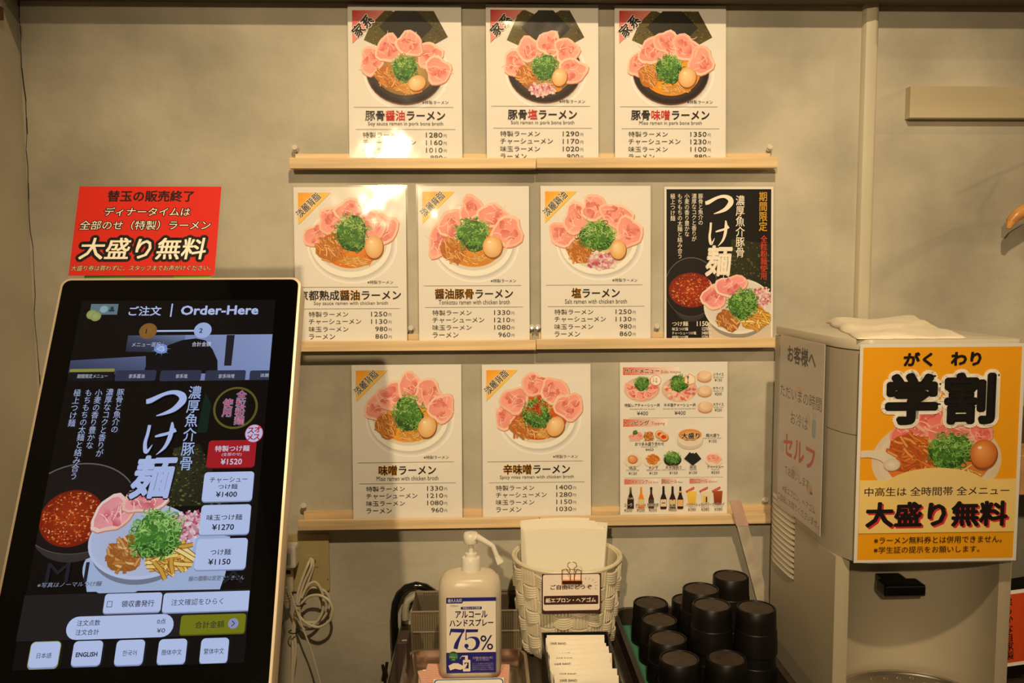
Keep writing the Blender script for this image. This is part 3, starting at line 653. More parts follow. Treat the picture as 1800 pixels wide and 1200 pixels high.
# plate of three nibbles
for x0 in (135, 232, 322): A.poly([(x0, 604), (x0+18, 540), (x0+90, 540), (x0+74, 604)], None, [(220, 206, 190), (240, 232, 220), (240, 232, 220), (226, 214, 198)])
for i in range(4): chashu(A, 155+i*17, 575-8*(i % 2), 24, 22, i*.6, 80+i)
scallion(A, 175, 545, 18, 18, 4, 40)
strips(A, 268, 572, 38, 34, 5, 34, wd=.16)
egg(A, 345, 560, 32, 28, .3); A.fan(345, 560, 18, 15, (216, 60, 26), (226, 96, 40), rings=2); egg(A, 372, 578, 32, 27, .3); A.fan(372, 578, 19, 15, (206, 50, 22), (226, 96, 40), rings=2)
A.text('おつまみ盛り合わせ', (174, 612, 374, 637), K_, .01); A.text('Assorted appetizers', (216, 640, 330, 650), G_); A.text('¥450', (246, 655, 302, 674), K_)
A.fan(556, 608, 92, 58, (190, 182, 170), (214, 208, 198), rings=2); A.fan(556, 590, 86, 56, (226, 208, 180), (236, 228, 214), rings=2); A.fan(555, 565, 92, 50, (240, 234, 222), (236, 228, 214), rings=2); A.fan(555, 566, 80, 40, (244, 200, 140), (222, 140, 70), rings=3)
A.text('大盛り', (496, 552, 622, 592), K_, .03, (250, 226, 190), .05); A.text('(麺1.5倍)', (518, 594, 592, 610), K_, .01, (250, 226, 190), .05)
A.text('麺大盛り', (666, 558, 758, 581), K_, .01); A.text('Large portion of ramen', (642, 584, 772, 595), G_); A.text('¥150', (684, 599, 740, 620), K_)
def dish(cx, rim=(238, 228, 214), inn=(226, 214, 198)):
    A.fan(cx, 738, 62, 50, rim, rim, rings=1); A.fan(cx, 734, 54, 42, inn, rim, rings=2)
dish(159); egg(A, 155, 730, 33, 28, .1, ((240, 186, 130), (214, 130, 70)))
dish(294); strips(A, 297, 733, 48, 36, 9, 44, wd=.14, pal=((240, 150, 60), (226, 120, 40), (250, 180, 90)))
A.fan(434, 738, 61, 44, (26, 24, 22), (40, 34, 30), rings=1); scallion(A, 434, 722, 58, 44, 19, 170)
for dx, dy in ((-22, 0), (0, 4), (24, 2)):
    A.poly([(574+dx*.4-52, 730+dy), (574+dx, 684+dy), (574+dx*.4+50, 730+dy), (574, 776+dy)], (30, 30, 26)); A.h += 1e-5
dish(722, (240, 226, 214)); chashu(A, 700, 728, 34, 26, .2, 91); chashu(A, 736, 732, 36, 28, .4, 93); chashu(A, 716, 720, 28, 20, .1, 95)
for cx, jp, en, pr, hw, ew in ((157, '味玉', 'Soft boiled egg', '¥120', 24, 44), (300, 'メンマ', 'Bamboo shoots', '¥120', 32, 46), (440, 'ネギ爆盛り', 'Large topping of green onion', '¥150', 56, 84), (575, '海苔', 'Seaweed', '¥100', 24, 25), (731, 'チャーシュー', 'Char siu', '¥250', 56, 26)):
    A.text(jp, (cx-hw, 776, cx+hw, 798), K_, .01, (245, 235, 220), .05); A.text(en, (cx-ew, 800, cx+ew, 810), G_); A.text(pr, (cx-29, 817, cx+29, 836), K_)
def bottle(cx, top, hw, body, neck, lab=None, cap=None):
    A.poly([(cx-hw*.3, top), (cx+hw*.3, top), (cx+hw*.36, top+45), (cx+hw*.95, top+82), (cx+hw, top+150), (cx-hw, top+150), (cx-hw*.95, top+82), (cx-hw*.36, top+45)], None, [neck, neck, body, body, body, body, body, body]); A.h += 1e-5
    if lab: A.rect(cx-hw*.9, top+85, cx+hw*.9, top+125, lab); A.h += 1e-5
    if cap: A.rect(cx-hw*.4, top, cx+hw*.4, top+18, cap); A.h += 1e-5
bottle(142, 922, 23, (44, 22, 20), (150, 150, 60), None); A.text('Cola', (124, 992, 160, 1006), (226, 214, 200), .02)
bottle(215, 922, 22, (240, 150, 30), (214, 170, 110), (222, 214, 170))
bottle(285, 924, 20, (78, 28, 20), (40, 24, 20), (70, 76, 72), (24, 24, 24))
def beer(cx, top, hw, lab):
    A.poly([(cx-hw*.32, top), (cx+hw*.32, top), (cx+hw*.4, top+50), (cx+hw, top+88), (cx+hw, 1070), (cx+hw*.8, 1078), (cx-hw*.8, 1078), (cx-hw, 1070), (cx-hw, top+88), (cx-hw*.4, top+50)], (44, 22, 18)); A.h += 1e-5
    A.rect(cx-hw*.92, top+92, cx+hw*.92, 1060, lab); A.h += 1e-5
beer(370, 918, 22, (232, 216, 200)); A.rect(358, 1032, 382, 1038, (60, 40, 40)); beer(433, 920, 22, (222, 204, 150)); A.fan(433, 1015, 6, 6, (200, 40, 30), (200, 40, 30), rings=1, n=8); beer(487, 922, 21, (240, 190, 130)); A.rect(474, 944+10, 500, 964, (236, 200, 140))
for cx, c1, c2 in ((568, (246, 214, 90), (236, 190, 70)), (662, (236, 230, 210), (224, 214, 190)), (749, (176, 84, 36), (130, 50, 24))):
    A.poly([(cx-33, 956), (cx+33, 956), (cx+25, 1050), (cx-25, 1050)], None, [c1, c1, c2, c2]); A.h += 1e-5
    A.poly([(cx-42, 952), (cx+14, 924), (cx+18, 938), (cx-38, 966)], (206, 52, 44)); A.h += 1e-5
    A.text('アルコール', (cx-36, 940, cx+14, 950), (255, 230, 220), rot=(cx-12, 945, -.46))
A.rect(646, 990, 674, 1034, (236, 206, 60)); A.rect(664, 996, 674, 1034, (50, 50, 50))
for cx, jp, pr, hw in ((125, 'コーラ', '¥250', 27), (212, 'オレンジ', '¥250', 36), (296, '黒烏龍茶', '¥250', 40), (433, '各種', '¥600', 22), (568, 'ハイボール', '¥380', 40), (660, 'レモンサワー', '¥380', 44), (752, 'ウーロンハイ', '¥380', 42)):
    if pr == '¥600': A.text(jp, (412, 1044, 452, 1064), K_, .02, (240, 226, 200), .05)
    else: A.text(jp, (cx-hw, 1036, cx+hw, 1056), K_, .01, (244, 234, 220), .05)
    A.text(pr, (cx-28 if hw < 50 else cx, 1072, cx+28, 1091), K_, 0, (244, 234, 220), .05)
for cx, en in ((125, 'Cola'), (212, 'Orange juice'), (296, 'Oolong tea'), (568, 'Highball'), (660, 'Lemon sour'), (752, 'Oolong high')): A.text(en, (cx-len(en)*2.9, 1060, cx+len(en)*2.9, 1069), G_)
A.build('printed_artwork', M_PRINT, t); film_sheet(t, PW, SH[t.name], .0035, A.h+.0003, 10)

# ---------------------------------------------------------------- ordering kiosk
M_FRAME = mat('champagne_metal', (.62, .52, .38), .38, metal=.25)
M_GLASS = mat('black_glass', (.002, .002, .002), .05, spec=.35)
dk = ray(318, 495).normalized(); KP = CAM+dk*1.2
ty, tt = radians(2), radians(29)
Kr = Vector((cos(ty), sin(ty), 0)); fw = Vector((-sin(ty), cos(ty), 0)); Ku = fw*sin(tt)+Vector((0, 0, 1))*cos(tt); Kn = Kr.cross(Ku)
def k(px, py):
    q = hit(px, py, KP, Kn)-KP; return (q.dot(Kr)*1000, -q.dot(Ku)*1000)
def kb(x0, y0, x1, y1):
    xm, ym = (x0+x1)/2, (y0+y1)/2; return (k(x0, ym)[0], k(xm, y0)[1], k(x1, ym)[0], k(xm, y1)[1])
ki = thing('ordering_kiosk', 'tall black touch screen ordering kiosk leaning back in a pale metal frame', 'kiosk', frame(KP, Kr, Ku, Kn))
gl, gr = -.1488, .1516; top = .0028; KH = .56
def out(x0, x1, y0, y1, r): return rrect(x0, y0, x1, y1, r, 6)
MB().prism(out(gl-.0035, gr+.0035, top-KH-.003, top+.0035, .0125), -.034, -.0006, smooth=True).build('housing', M_FRAME, ki, bevel=.0012)
MB().prism(out(gl, gr, top-KH, top, .010), -.0004, .0, smooth=True).build('glass_panel', M_GLASS, ki)
# stand
s0 = KP-Ku*.33-Kn*.036; zb = 0
MB().box((s0.x-.05, s0.y+.01, zb+.012), (s0.x+.05, s0.y+.045, s0.z-.01)).build('support_post', M_FRAME, ki, world=True, bevel=.004)
MB().box((s0.x-.18, s0.y-.20, zb), (s0.x+.18, s0.y+.20, zb+.012)).build('base_plate', M_FRAME, ki, world=True, bevel=.003)
a1 = lambda x, y: (80+x/3.913, 480+y/3.913); a2 = lambda x, y: (50+x/3.75, 740+y/3.75); a3 = lambda x, y: (x/3.6, 1000+y/3.6)
def B(fn, x0, y0, x1, y1): p = fn(x0, y0); q = fn(x1, y1); return kb(*p, *q)
def Kp(fn, pts): return [k(*fn(*p)) for p in pts]
sx0 = k(144, 529)[0]; sx1 = k(484, 530)[0]; sy0 = k(310, 528)[1]; sy1 = k(230, 1171)[1]
A = Art(lambda x, y: (x/1000, -y/1000), clip=(sx0, sy0, sx1, sy1)); A.step = 1.5e-6
LB = (190, 206, 250); DK = (14, 10, 11)
A.rect(sx0, sy0, sx1, sy1, (16, 13, 14)); A.h += 1e-5
# header picture: pale ceiling, dark head, a glint
yh0 = k(*a1(1060, 424))[1]; yh1 = k(*a1(850, 740))[1]
xa = k(*a1(560, 480))[0]
A.poly([(xa, yh0), (k(*a1(1000, 430))[0], yh0), (k(*a1(1000, 560))[0], k(*a1(1000, 545))[1]), (xa, k(*a1(560, 540))[1])], None, [(70, 78, 104), (120, 134, 176), (60, 66, 90), (40, 44, 60)]); A.h += 1e-5
A.poly([(k(*a1(960, 430))[0], yh0), (sx1, yh0), (sx1, yh1), (k(*a1(960, 735))[0], yh1)], None, [(132, 148, 196), (150, 166, 214), (138, 156, 206), (128, 144, 190)]); A.h += 1e-5
A.poly([(sx0, k(*a1(180, 600))[1]), k(*a1(690, 570)), k(*a1(690, 700)), (sx0, k(*a1(165, 690))[1])], None, [(70, 78, 110), (96, 106, 146), (70, 80, 112), (52, 58, 84)]); A.h += 1e-5
A.poly(Kp(a1, [(672, 690), (690, 640), (750, 560), (830, 500), (940, 460), (1035, 448), (1100, 462), (1150, 525), (1183, 600), (1184, 690)]), (18, 16, 22)); A.h += 1e-5
A.poly(Kp(a1, [(1247, 425), (1302, 425), (1278, 636), (1228, 636)]), (34, 32, 42)); A.h += 1e-5
g = k(*a1(795, 520)); A.blob(g[0], g[1], 8, 7, (120, 150, 220), 0, .1, 1, 20); A.blob(g[0], g[1], 4.5, 4, (196, 216, 255), 0, .2, 1, 16)
for i in range(9):
    a = i*.7; A.stroke([g, (g[0]+12*cos(a), g[1]+10*sin(a))], [1.2, .1], (150, 176, 236))
A.h += 1e-5
p = Kp(a1, [(315, 212), (503, 212), (492, 285), (303, 285)]); A.poly(p, (104, 128, 138)); A.h += 1e-5
c_ = k(*a1(402, 248)); A.fan(c_[0], c_[1], 5, 5, (150, 180, 190), (150, 180, 190), rings=1)
c_ = k(*a1(458, 240)); A.fan(c_[0], c_[1], 2.2, 2.2, (44, 62, 70), (44, 62, 70), rings=1); A.rect(c_[0]-3.4, c_[1]+2, c_[0]+3.4, c_[1]+5, (44, 62, 70))
for q in ((318, 285), (346, 298)):
    c_ = k(*a1(*q)); A.fan(c_[0], c_[1], 6.6, 6.6, (176, 184, 116), (148, 158, 92), rings=1)
A.text('ご注文', B(a1, 575, 228, 795, 292), LB, .02); A.text('Order-Here', B(a1, 935, 224, 1462, 284), LB, .03)
q = B(a1, 862, 210, 872, 300); A.rect(*q, LB)
q0, q1 = k(*a1(758, 398)), k(*a1(1030, 398)); A.rect(q0[0], q0[1]-1.2, q1[0], q0[1]+1.2, LB)
c_ = k(*a1(706, 398)); A.fan(c_[0], c_[1], 11, 11, (150, 106, 52), (140, 98, 46), rings=1); A.cell('1', c_[0]+.0, c_[1], 9, 9, (10, 10, 12), .02)
c_ = k(*a1(1082, 393)); A.fan(c_[0], c_[1], 11, 11, (170, 190, 240), (170, 190, 240), rings=1); A.cell('2', c_[0], c_[1], 9, 9, (10, 10, 12), .02)
A.text('メニュー選択', B(a1, 595, 475, 792, 506), (196, 206, 236)); A.text('合計金額', B(a1, 1008, 472, 1138, 504), (226, 232, 250))
for i, (x0, x1, s_) in enumerate(((160, 470, '期間限定メニュー'), (480, 760, '家系醤油'), (788, 1070, '家系塩'), (1098, 1376, '家系味噌'), (1404, 1700, ''))):
    q = B(a1, x0, 668, x1, 741)
    A.rect(*q, (22, 22, 28) if i == 0 else (52, 58, 82), r=2.5)
    if i == 0: A.rect(q[0], q[1]-2, q[2], q[1]+2.2, (152, 150, 72), r=1.5)
    if s_: m_ = (x0+x1)/2; w_ = {8: 104, 4: 54, 3: 40}[len(s_)]; A.text(s_, B(a1, m_-w_+8, 694, m_+w_+8, 722), (176, 182, 200), .02)
A.text('淡麗', B(a1, 1478, 690, 1536, 714), (176, 182, 200), .02)
# dark menu picture
yb_ = k(*a1(850, 742))[1]; A.rect(sx0, yb_, sx1, k(*a3(800, 150))[1], DK); A.h += 2e-5
A.poly(Kp(a1, [(1040, 1096), (1100, 820), (1140, 900), (1110, 1096)]), (10, 40, 30)); A.h += 1e-5
kk = lambda fn, x, y: k(*fn(x, y))
def ell(fn, x, y, rx, ry):
    c = k(*fn(x, y)); r1 = (k(*fn(x+rx, y))[0]-k(*fn(x-rx, y))[0])/2; r2 = (k(*fn(x, y+ry))[1]-k(*fn(x, y-ry))[1])/2; return c[0], c[1], r1, r2
A.fan(*ell(a2, 610, 960, 250, 190), (170, 190, 226), (176, 196, 232), rings=1)
A.poly(Kp(a2, [(385, 1125), (365, 940), (900, 700), (1330, 760), (1300, 1000), (1262, 1108)]), (172, 192, 230)); A.h += 2e-5
nq = [k(*a2(*p)) for p in ((960, 180), (1130, 150), (1330, 560), (900, 560))]
dipping(A, (*ell(a2, 330, 570, 385, 300), *ell(a2, 285, 640, 212, 188)), ell(a2, 752, 790, 352, 250), [(*ell(a2, 555, 610, 120, 132), .4), (*ell(a2, 768, 520, 140, 92), -.2)],
        ell(a2, 848, 748, 172, 162), ell(a2, 1045, 690, 118, 108), ell(a2, 645, 880, 136, 128), ell(a2, 930, 900, 172, 108), (nq, 0, 2.2), 50, ws=(196, 208, 244))
A.h += 3e-5
WB = (196, 212, 255)
big_title(A, B(a1, 695, 812, 953, 988), B(a2, 765, 12, 975, 226), B(a2, 690, 238, 966, 505), (184, 202, 252), (14, 12, 16))
t0, t1 = kk(a1, 1035, 778), kk(a2, 1040, 330); A.vtext('濃厚魚介豚骨', (t0[0]+t1[0])/2, t0[1], t1[1], 16, (176, 196, 246), bold=.01, outline=(10, 10, 14), ow=.03)
for s_, p0, p1 in zip(COLS, ((213, 684), (192.5, 684), (175, 685), (157.4, 685), (138, 685)), ((203, 762), (178, 804), (159, 790), (131, 844), (127, 751))):
    q0, q1 = k(*p0), k(*p1); A.vtext(s_, (q0[0]+q1[0])/2, q0[1], q1[1], 9, (182, 196, 238))
for rr in (1.0, .965, .93):
    c_ = ell(a1, 1305, 930, 150*rr, 142*rr); A.stroke([(c_[0]+c_[2]*cos(a/8)+rr, c_[1]+c_[3]*sin(a/8)) for a in range(52)], .7, (112, 110, 44))
for s_, x, y0, y1 in (('全粒粉麺', 1345, 812, 1046), ('使用', 1257, 868, 992)):
    q0, q1 = kk(a1, x+3, y0), kk(a1, x-6, y1); A.vtext(s_, (q0[0]+q1[0])/2, q0[1], q1[1], 12.5, (196, 60, 78), bold=.01, outline=(178, 186, 226), ow=.03)
def button(fn, x0, y0, x1, y1, col, r=3.5, lip=None, lines=(), tc=(22, 26, 44)):
    q = B(fn, x0, y0, x1, y1)
    if lip: A.rect(q[0], q[1], q[2], q[3], lip, r=r); q = (q[0], q[1], q[2], q[3]-1.4)
    A.rect(*q, col, r=r)
    for s_, bx, bd in lines: A.text(s_, B(fn, *bx), tc, bd)
button(a2, 1184, 130, 1500, 316, (176, 30, 40), 4, (110, 16, 22), (('特製つけ麺', (1235, 165, 1460, 203), .02), ('(全部のせ)', (1278, 211, 1408, 236), 0), ('¥1520', (1272, 251, 1410, 289), .02)), (220, 214, 240))
c_ = ell(a2, 1490, 85, 60, 60); A.fan(*c_, (200, 40, 60), (200, 40, 60), rings=1); A.fan(c_[0], c_[1], c_[2]*.94, c_[3]*.94, (196, 206, 246), (196, 206, 246), rings=1)
for ch, dx, dy in (('ス', -.38, -.35), ('オ', .38, -.45), ('メ', -.42, .42), ('ス', .32, .38)): A.cell(ch, c_[0]+dx*c_[2], c_[1]+dy*c_[3], 9.5, 9.5, (200, 30, 50), .03)
LP = (142, 156, 200)
button(a2, 1155, 338, 1484, 538, WB, 4, LP, (('チャーシュー', (1200, 372, 1447, 408), .005), ('つけ麺', (1255, 418, 1382, 452), .01), ('¥1400', (1240, 468, 1378, 503), .02)))
button(a2, 1136, 554, 1464, 757, WB, 4, LP, (('味玉つけ麺', (1180, 618, 1412, 656), .01), ('¥1270', (1215, 682, 1358, 720), .02)))
button(a2, 1106, 776, 1442, 988, WB, 4, LP, (('つけ麺', (1205, 845, 1338, 885), .01), ('¥1150', (1190, 910, 1335, 948), .02)))
A.text('※写真はノーマルつけ麺', B(a2, 68, 1062, 490, 1094), (150, 158, 184), .0, (20, 18, 22), .03, .15)
A.text('麺の種類は変更できません', B(a2, 1060, 1020, 1425, 1052), (160, 168, 196), .0, (20, 18, 22), .03, .15)
A.text('M I', B(a2, 125, 935, 400, 1065), (34, 34, 46)); A.text('A', B(a2, 1290, 985, 1420, 1068), (34, 34, 46))
yg0 = kk(a3, 800, 150)[1]; yg1 = kk(a3, 800, 438)[1]; A.rect(sx0, yg0, sx1, yg1, (36, 32, 34)); A.h += 1e-5
button(a3, 664, 154, 1026, 284, WB, 3.5, LP, (('領収書発行', (775, 199, 980, 240), .01),)); q = B(a3, 682, 205, 716, 243)
for bb in ((q[0], q[1], q[2], q[1]+.6), (q[0], q[3]-.6, q[2], q[3]), (q[0], q[1], q[0]+.6, q[3]), (q[2]-.6, q[1], q[2], q[3])): A.rect(*bb, (60, 66, 90))
button(a3, 1036, 145, 1640, 276, WB, 3.5, LP, (('注文確認をひらく', (1090, 188, 1415, 228), 0),))
q = B(a3, 428, 294, 1102, 440); A.rect(*q, WB, r=(q[3]-q[1])/2.02)
for s_, bx in (('注文点数', (495, 323, 640, 360)), ('0点', (1000, 315, 1054, 349)), ('注文合計', (486, 382, 632, 418)), ('¥0', (998, 375, 1050, 404))): A.text(s_, B(a3, *bx), (30, 34, 52), .005)
button(a3, 1146, 288, 1556, 418, (126, 130, 26), 3, (96, 100, 14), (('合計金額', (1240, 330, 1422, 374), 0),)); c_ = ell(a3, 1480, 345, 33, 33); A.fan(*c_, (150, 158, 206), (150, 158, 206), rings=1)
A.stroke([(c_[0]-1.5, c_[1]-2.8), (c_[0]+1.5, c_[1]), (c_[0]-1.5, c_[1]+2.8)], 1, (30, 34, 60))
for x0, y0, x1, y1, s_, bx, bd in ((195, 462, 380, 632, '日本語', (240, 531, 333, 565), 0), (465, 455, 650, 620, 'ENGLISH', (488, 527, 622, 555), .03), (736, 449, 916, 615, '한국어', (782, 514, 870, 550), 0), (1004, 443, 1183, 610, '簡体中文', (1028, 509, 1155, 545), 0), (1272, 437, 1448, 605, '繁体中文', (1295, 501, 1421, 539), 0)):
    if x0 == 195: q = B(a3, x0-4, y0-4, x1+4, y1+4); A.rect(*q, (150, 158, 70), r=5)
    button(a3, x0, y0, x1, y1, WB, 4.5, LP, ((s_, bx, bd),))
A.build('screen_image', M_SCREEN, ki)

# ---------------------------------------------------------------- red notice behind the kiosk top
a7 = lambda x, y: (100+x/5.453, 300+y/5.453)
th = radians(20); Ru = Vector((0, sin(th), cos(th))); Rr = Vector((1, .012, 0)).normalized(); Rn = Rr.cross(Ru)
RP = KP-Kn*.040-Ku*.0
def rk(px, py): q = hit(px, py, RP, Rn)-RP; return (q.dot(Rr)*1000, -q.dot(Ru)*1000)
def RB(x0, y0, x1, y1):
    p = a7(x0, y0); q = a7(x1, y1); xm, ym = (p[0]+q[0])/2, (p[1]+q[1])/2; return (rk(p[0], ym)[0], rk(xm, p[1])[1], rk(q[0], ym)[0], rk(xm, q[1])[1])
tl, tr, br, bl = rk(*a7(218, 143)), rk(*a7(1570, 157)), rk(*a7(1515, 1005)), rk(*a7(107, 1000))
rx0, rx1 = (tl[0]+bl[0])/2, (tr[0]+br[0])/2; ry0, ry1 = (tl[1]+tr[1])/2, (bl[1]+br[1])/2
t = thing('notice_card', 'laminated bright red notice with outlined lettering, propped behind the kiosk top', 'sign', frame(RP, Rr, Ru, Rn))
MB().box((rx0/1000, -ry1/1000, -.0004), (rx1/1000, -ry0/1000, 0)).build('paper_sheet', M_PAPER, t)
A = Art(lambda x, y: (x/1000, -y/1000)); A.rect(rx0, ry0, rx1, ry1, (212, 34, 18)); A.h += 1e-5
kx_ = (rx1-rx0)/1380; ky_ = (ry1-ry0)/853
def rb(x0, y0, x1, y1):      # straighten the slanted reading
    sh = lambda y: 218-(218-107)*(y-143)/857; sr = lambda y: 1570-55*(y-157)/848
    ym = (y0+y1)/2; f = lambda x: rx0+(x-sh(ym))/(sr(ym)-sh(ym))*(rx1-rx0); g_ = lambda y: ry0+(y-150)/853*(ry1-ry0); return (f(x0), g_(y0), f(x1), g_(y1))
CRm = (250, 246, 232); BK = (14, 8, 8)
A.text('替玉の販売終了', rb(485, 192, 1305, 298), BK, .03)
A.text('ディナータイムは', rb(455, 355, 1272, 438), CRm, .0, BK, .09, .1); A.text('全部のせ（特製）ラーメン', rb(218, 482, 1470, 572), CRm, 0, BK, .08, .1)
A.text('大盛り無料', rb(215, 650, 1425, 850), CRm, .02, BK, .12, .12)
A.text('大盛り券は買わずに、スタッフまでお声がけください。', rb(132, 908, 1475, 958), (230, 215, 170), 0, BK, .07, .15)
A.build('printed_artwork', M_PRINT, t)
fo = film_sheet(t, (rx1-rx0)/1000, (ry1-ry0)/1000, .004, A.h+.0004, 21, .0006)
fo.location = (rx0/1000, -ry0/1000, 0)
# slip of green card peeping out below
g0, g1 = rk(146, 480), rk(368, 496)
t2 = thing('green_card', 'green edged laminated card peeping out under the red notice', 'card', frame(RP-Rn*.004, Rr, Ru, Rn))
MB().box((g0[0]/1000, -g1[1]/1000-.06, -.0005), (g1[0]/1000, -g0[1]/1000+.01, 0)).build('paper_sheet', M_PAPER, t2)
A = Art(lambda x, y: (x/1000, -y/1000)); A.rect(g0[0], g0[1]-10, g1[0], g1[1]+60, None, cols=[(60, 140, 70), (150, 190, 60), (150, 190, 60), (60, 140, 70)])
A.rect(g0[0]+55, g0[1]-10, g0[0]+120, g1[1]+60, (150, 120, 96)); A.build('printed_artwork', M_PRINT, t2)

# ---------------------------------------------------------------- outlet, adapter and cables
M_PLATE = mat('khaki_plate', (.42, .35, .17), .5)
M_CABLE = mat('cream_cable', (.62, .57, .44), .45)
c8 = lambda x, y: (480+x/4.287, 920+y/4.287)
def W8(x, y, d=0.0): return aty(*c8(x, y), -d)
p0, p1 = W8(20, 75), W8(432, 500)
t = thing('outlet_plate', 'large khaki wall plate with a round cable hole, below the bottom ledge', 'wall plate', (p0.x, 0, p1.z))
MB().prism(rrect(p0.x, p1.z, p1.x, p0.z, .005), 0, .006, M=Matrix(((1, 0, 0), (0, 0, -1), (0, 1, 0))).to_4x4()).build('plate', M_PLATE, t, world=True, bevel=.001)
q0, q1 = W8(236, 238, .006), W8(348, 325, .006)
MB().box((q0.x, -.0075, q1.z), (q1.x, -.006, q0.z)).build('insert', M_PLATE, t, world=True, bevel=.0005)
h = W8(292, 285, .0075)
m_ = MB().lathe([(0, 0), (.0075, 0), (.0075, .0006), (0, .0006)], 20); m_.v = [Matrix.Rotation(radians(90), 3, 'X') @ v + Vector((h.x, -.0074, h.z)) for v in m_.v]; m_.build('cable_hole', M_DARK, t, world=True)
s1 = W8(412, 418, .006); MB().box((s1.x-.0012, -.0068, s1.z-.0012), (s1.x+.0012, -.006, s1.z+.0012)).build('screw', M_METAL, t, world=True)
def cable(name, label, pts, r, m=M_CABLE, cat='cable', group=None):
    q = []
    P_ = [W8(*p) for p in pts] if len(pts[0]) == 3 else pts
    for i in range(len(P_)-1):
        a, b, c, d = P_[max(i-1, 0)], P_[i], P_[i+1], P_[min(i+2, len(P_)-1)]
        for s in range(6):
            t_ = s/6; q.append(.5*(2*b+(c-a)*t_+(2*a-5*b+4*c-d)*t_*t_+(3*b-a-3*c+d)*t_**3))
    q.append(P_[-1]); o = MB().tube(q, r, 8).build(name, m); o['label'] = label; o['category'] = cat
    if group: o['group'] = group
    return o
cable('coiled_cable', 'cream cable coiled in loops beneath the wall plate, outermost loop', [(285, 262, .007), (262, 310, .02), (215, 430, .028), (185, 540, .032), (182, 640, .034), (200, 700, .036), (270, 760, .040), (350, 778, .044), (425, 730, .046), (448, 650, .046), (420, 580, .044), (350, 540, .040), (270, 550, .036), (215, 600, .034)], .0027)
cable('coiled_cable', 'cream cable coiled in loops beneath the wall plate, tall upper loop', [(292, 262, .007), (285, 330, .018), (232, 450, .022), (200, 560, .026), (190, 640, .028), (190, 720, .028), (240, 790, .026), (330, 740, .024), (378, 640, .022), (370, 520, .022), (320, 442, .022), (260, 470, .024), (215, 560, .026)], .0027)
cable('coiled_cable', 'cream cable coiled in loops beneath the wall plate, middle loop', [(302, 264, .007), (300, 330, .012), (268, 430, .014), (225, 540, .016), (200, 620, .018), (210, 720, .018), (280, 745, .016), (370, 720, .014), (425, 620, .014), (410, 530, .014), (340, 485, .014), (270, 490, .016), (220, 570, .018)], .0027)
cable('power_cable', 'cream cable bundle strand dropping straight down from the wall adapter', [(180, 620, .014), (165, 700, .014), (150, 820, .016), (150, 1000, .018), (138, 1300, .02)], .0032)
cable('power_cable', 'cream cable strand beside the straight drop, slightly to its right', [(192, 650, .020), (170, 740, .020), (158, 830, .020), (172, 950, .020), (150, 1150, .02), (150, 1300, .02)], .0030)
cable('thin_cord', 'thin cream cord slanting across the coiled cables down to the counter', [(60, 360, .06), (110, 460, .058), (160, 600, .056), (225, 790, .054), (290, 960, .052), (365, 1230, .05)], .0016)
cable('ground_wire', 'thin green wire curving by the kiosk frame', [(40, 560, .05), (82, 620, .05), (95, 690, .05), (60, 780, .05), (20, 860, .05)], .0014, mat('green_wire', (.05, .22, .14), .4))
for (a, lb) in (((197, 606, .038), 'black twist tie around the neck of the coiled cables'), ((152, 812, .024), 'black twist tie around the straight cable drop')):
    c_ = W8(*a); o = MB().tube([c_+Vector((.0085*cos(q/10*6.283), .0105*sin(q/10*6.283), .001*cos(q))) for q in range(10)], .0012, 6, closed=True).tube([c_+Vector((.008, -.004, 0)), c_+Vector((.014, -.006, .003))], .0014, 6).build('twist_tie', M_BLACK); o['label'] = lb; o['category'] = 'cable tie'; o['group'] = 'black twist ties on the cables'
a, b = W8(60, 150, .02), W8(190, 312, .02)
t = thing('power_adapter', 'white power adapter plugged in beside the kiosk edge', 'adapter', ((a.x+b.x)/2, -.006, b.z))
MB().box((a.x, -.042, b.z), (b.x, -.0065, a.z)).build('adapter_body', M_WHITEP, t, world=True, bevel=.006)
MB().box((a.x+.003, -.0432, b.z+.008), (b.x-.009, -.042, a.z-.012)).build('face_panel', mat('grey_panel', (.42, .42, .40), .4), t, world=True, bevel=.0005)
a, b = W8(70, 330, .01), W8(158, 505, .01)
t = thing('outlet_socket', 'cream double socket under the white adapter, half hidden by the kiosk', 'socket', ((a.x+b.x)/2, -.006, b.z))
MB().box((a.x, -.018, b.z), (b.x, -.0065, a.z)).build('socket_body', M_CREAM, t, world=True, bevel=.002)
c_ = W8(115, 365, .018); MB().box((c_.x-.004, -.0186, c_.z-.004), (c_.x+.004, -.0181, c_.z+.004)).build('slot', M_DARK, t, world=True)
c_ = W8(100, 520, .028); mb = MB().tube([c_+Vector((0, 0, .010)), c_+Vector((0, 0, -.012)), c_+Vector((.001, 0, -.03))], [.008, .0075, .004], 12)
t = thing('power_plug', 'ribbed cream plug hanging in the socket beneath the adapter', 'plug', c_); mb.build('plug_body', M_CREAM, t, world=True)
for i in range(4): MB().tube([c_+Vector((0, 0, .003-.005*i)), c_+Vector((0, 0, .001-.005*i))], .0086, 12).build('rib', M_CREAM, t, world=True)

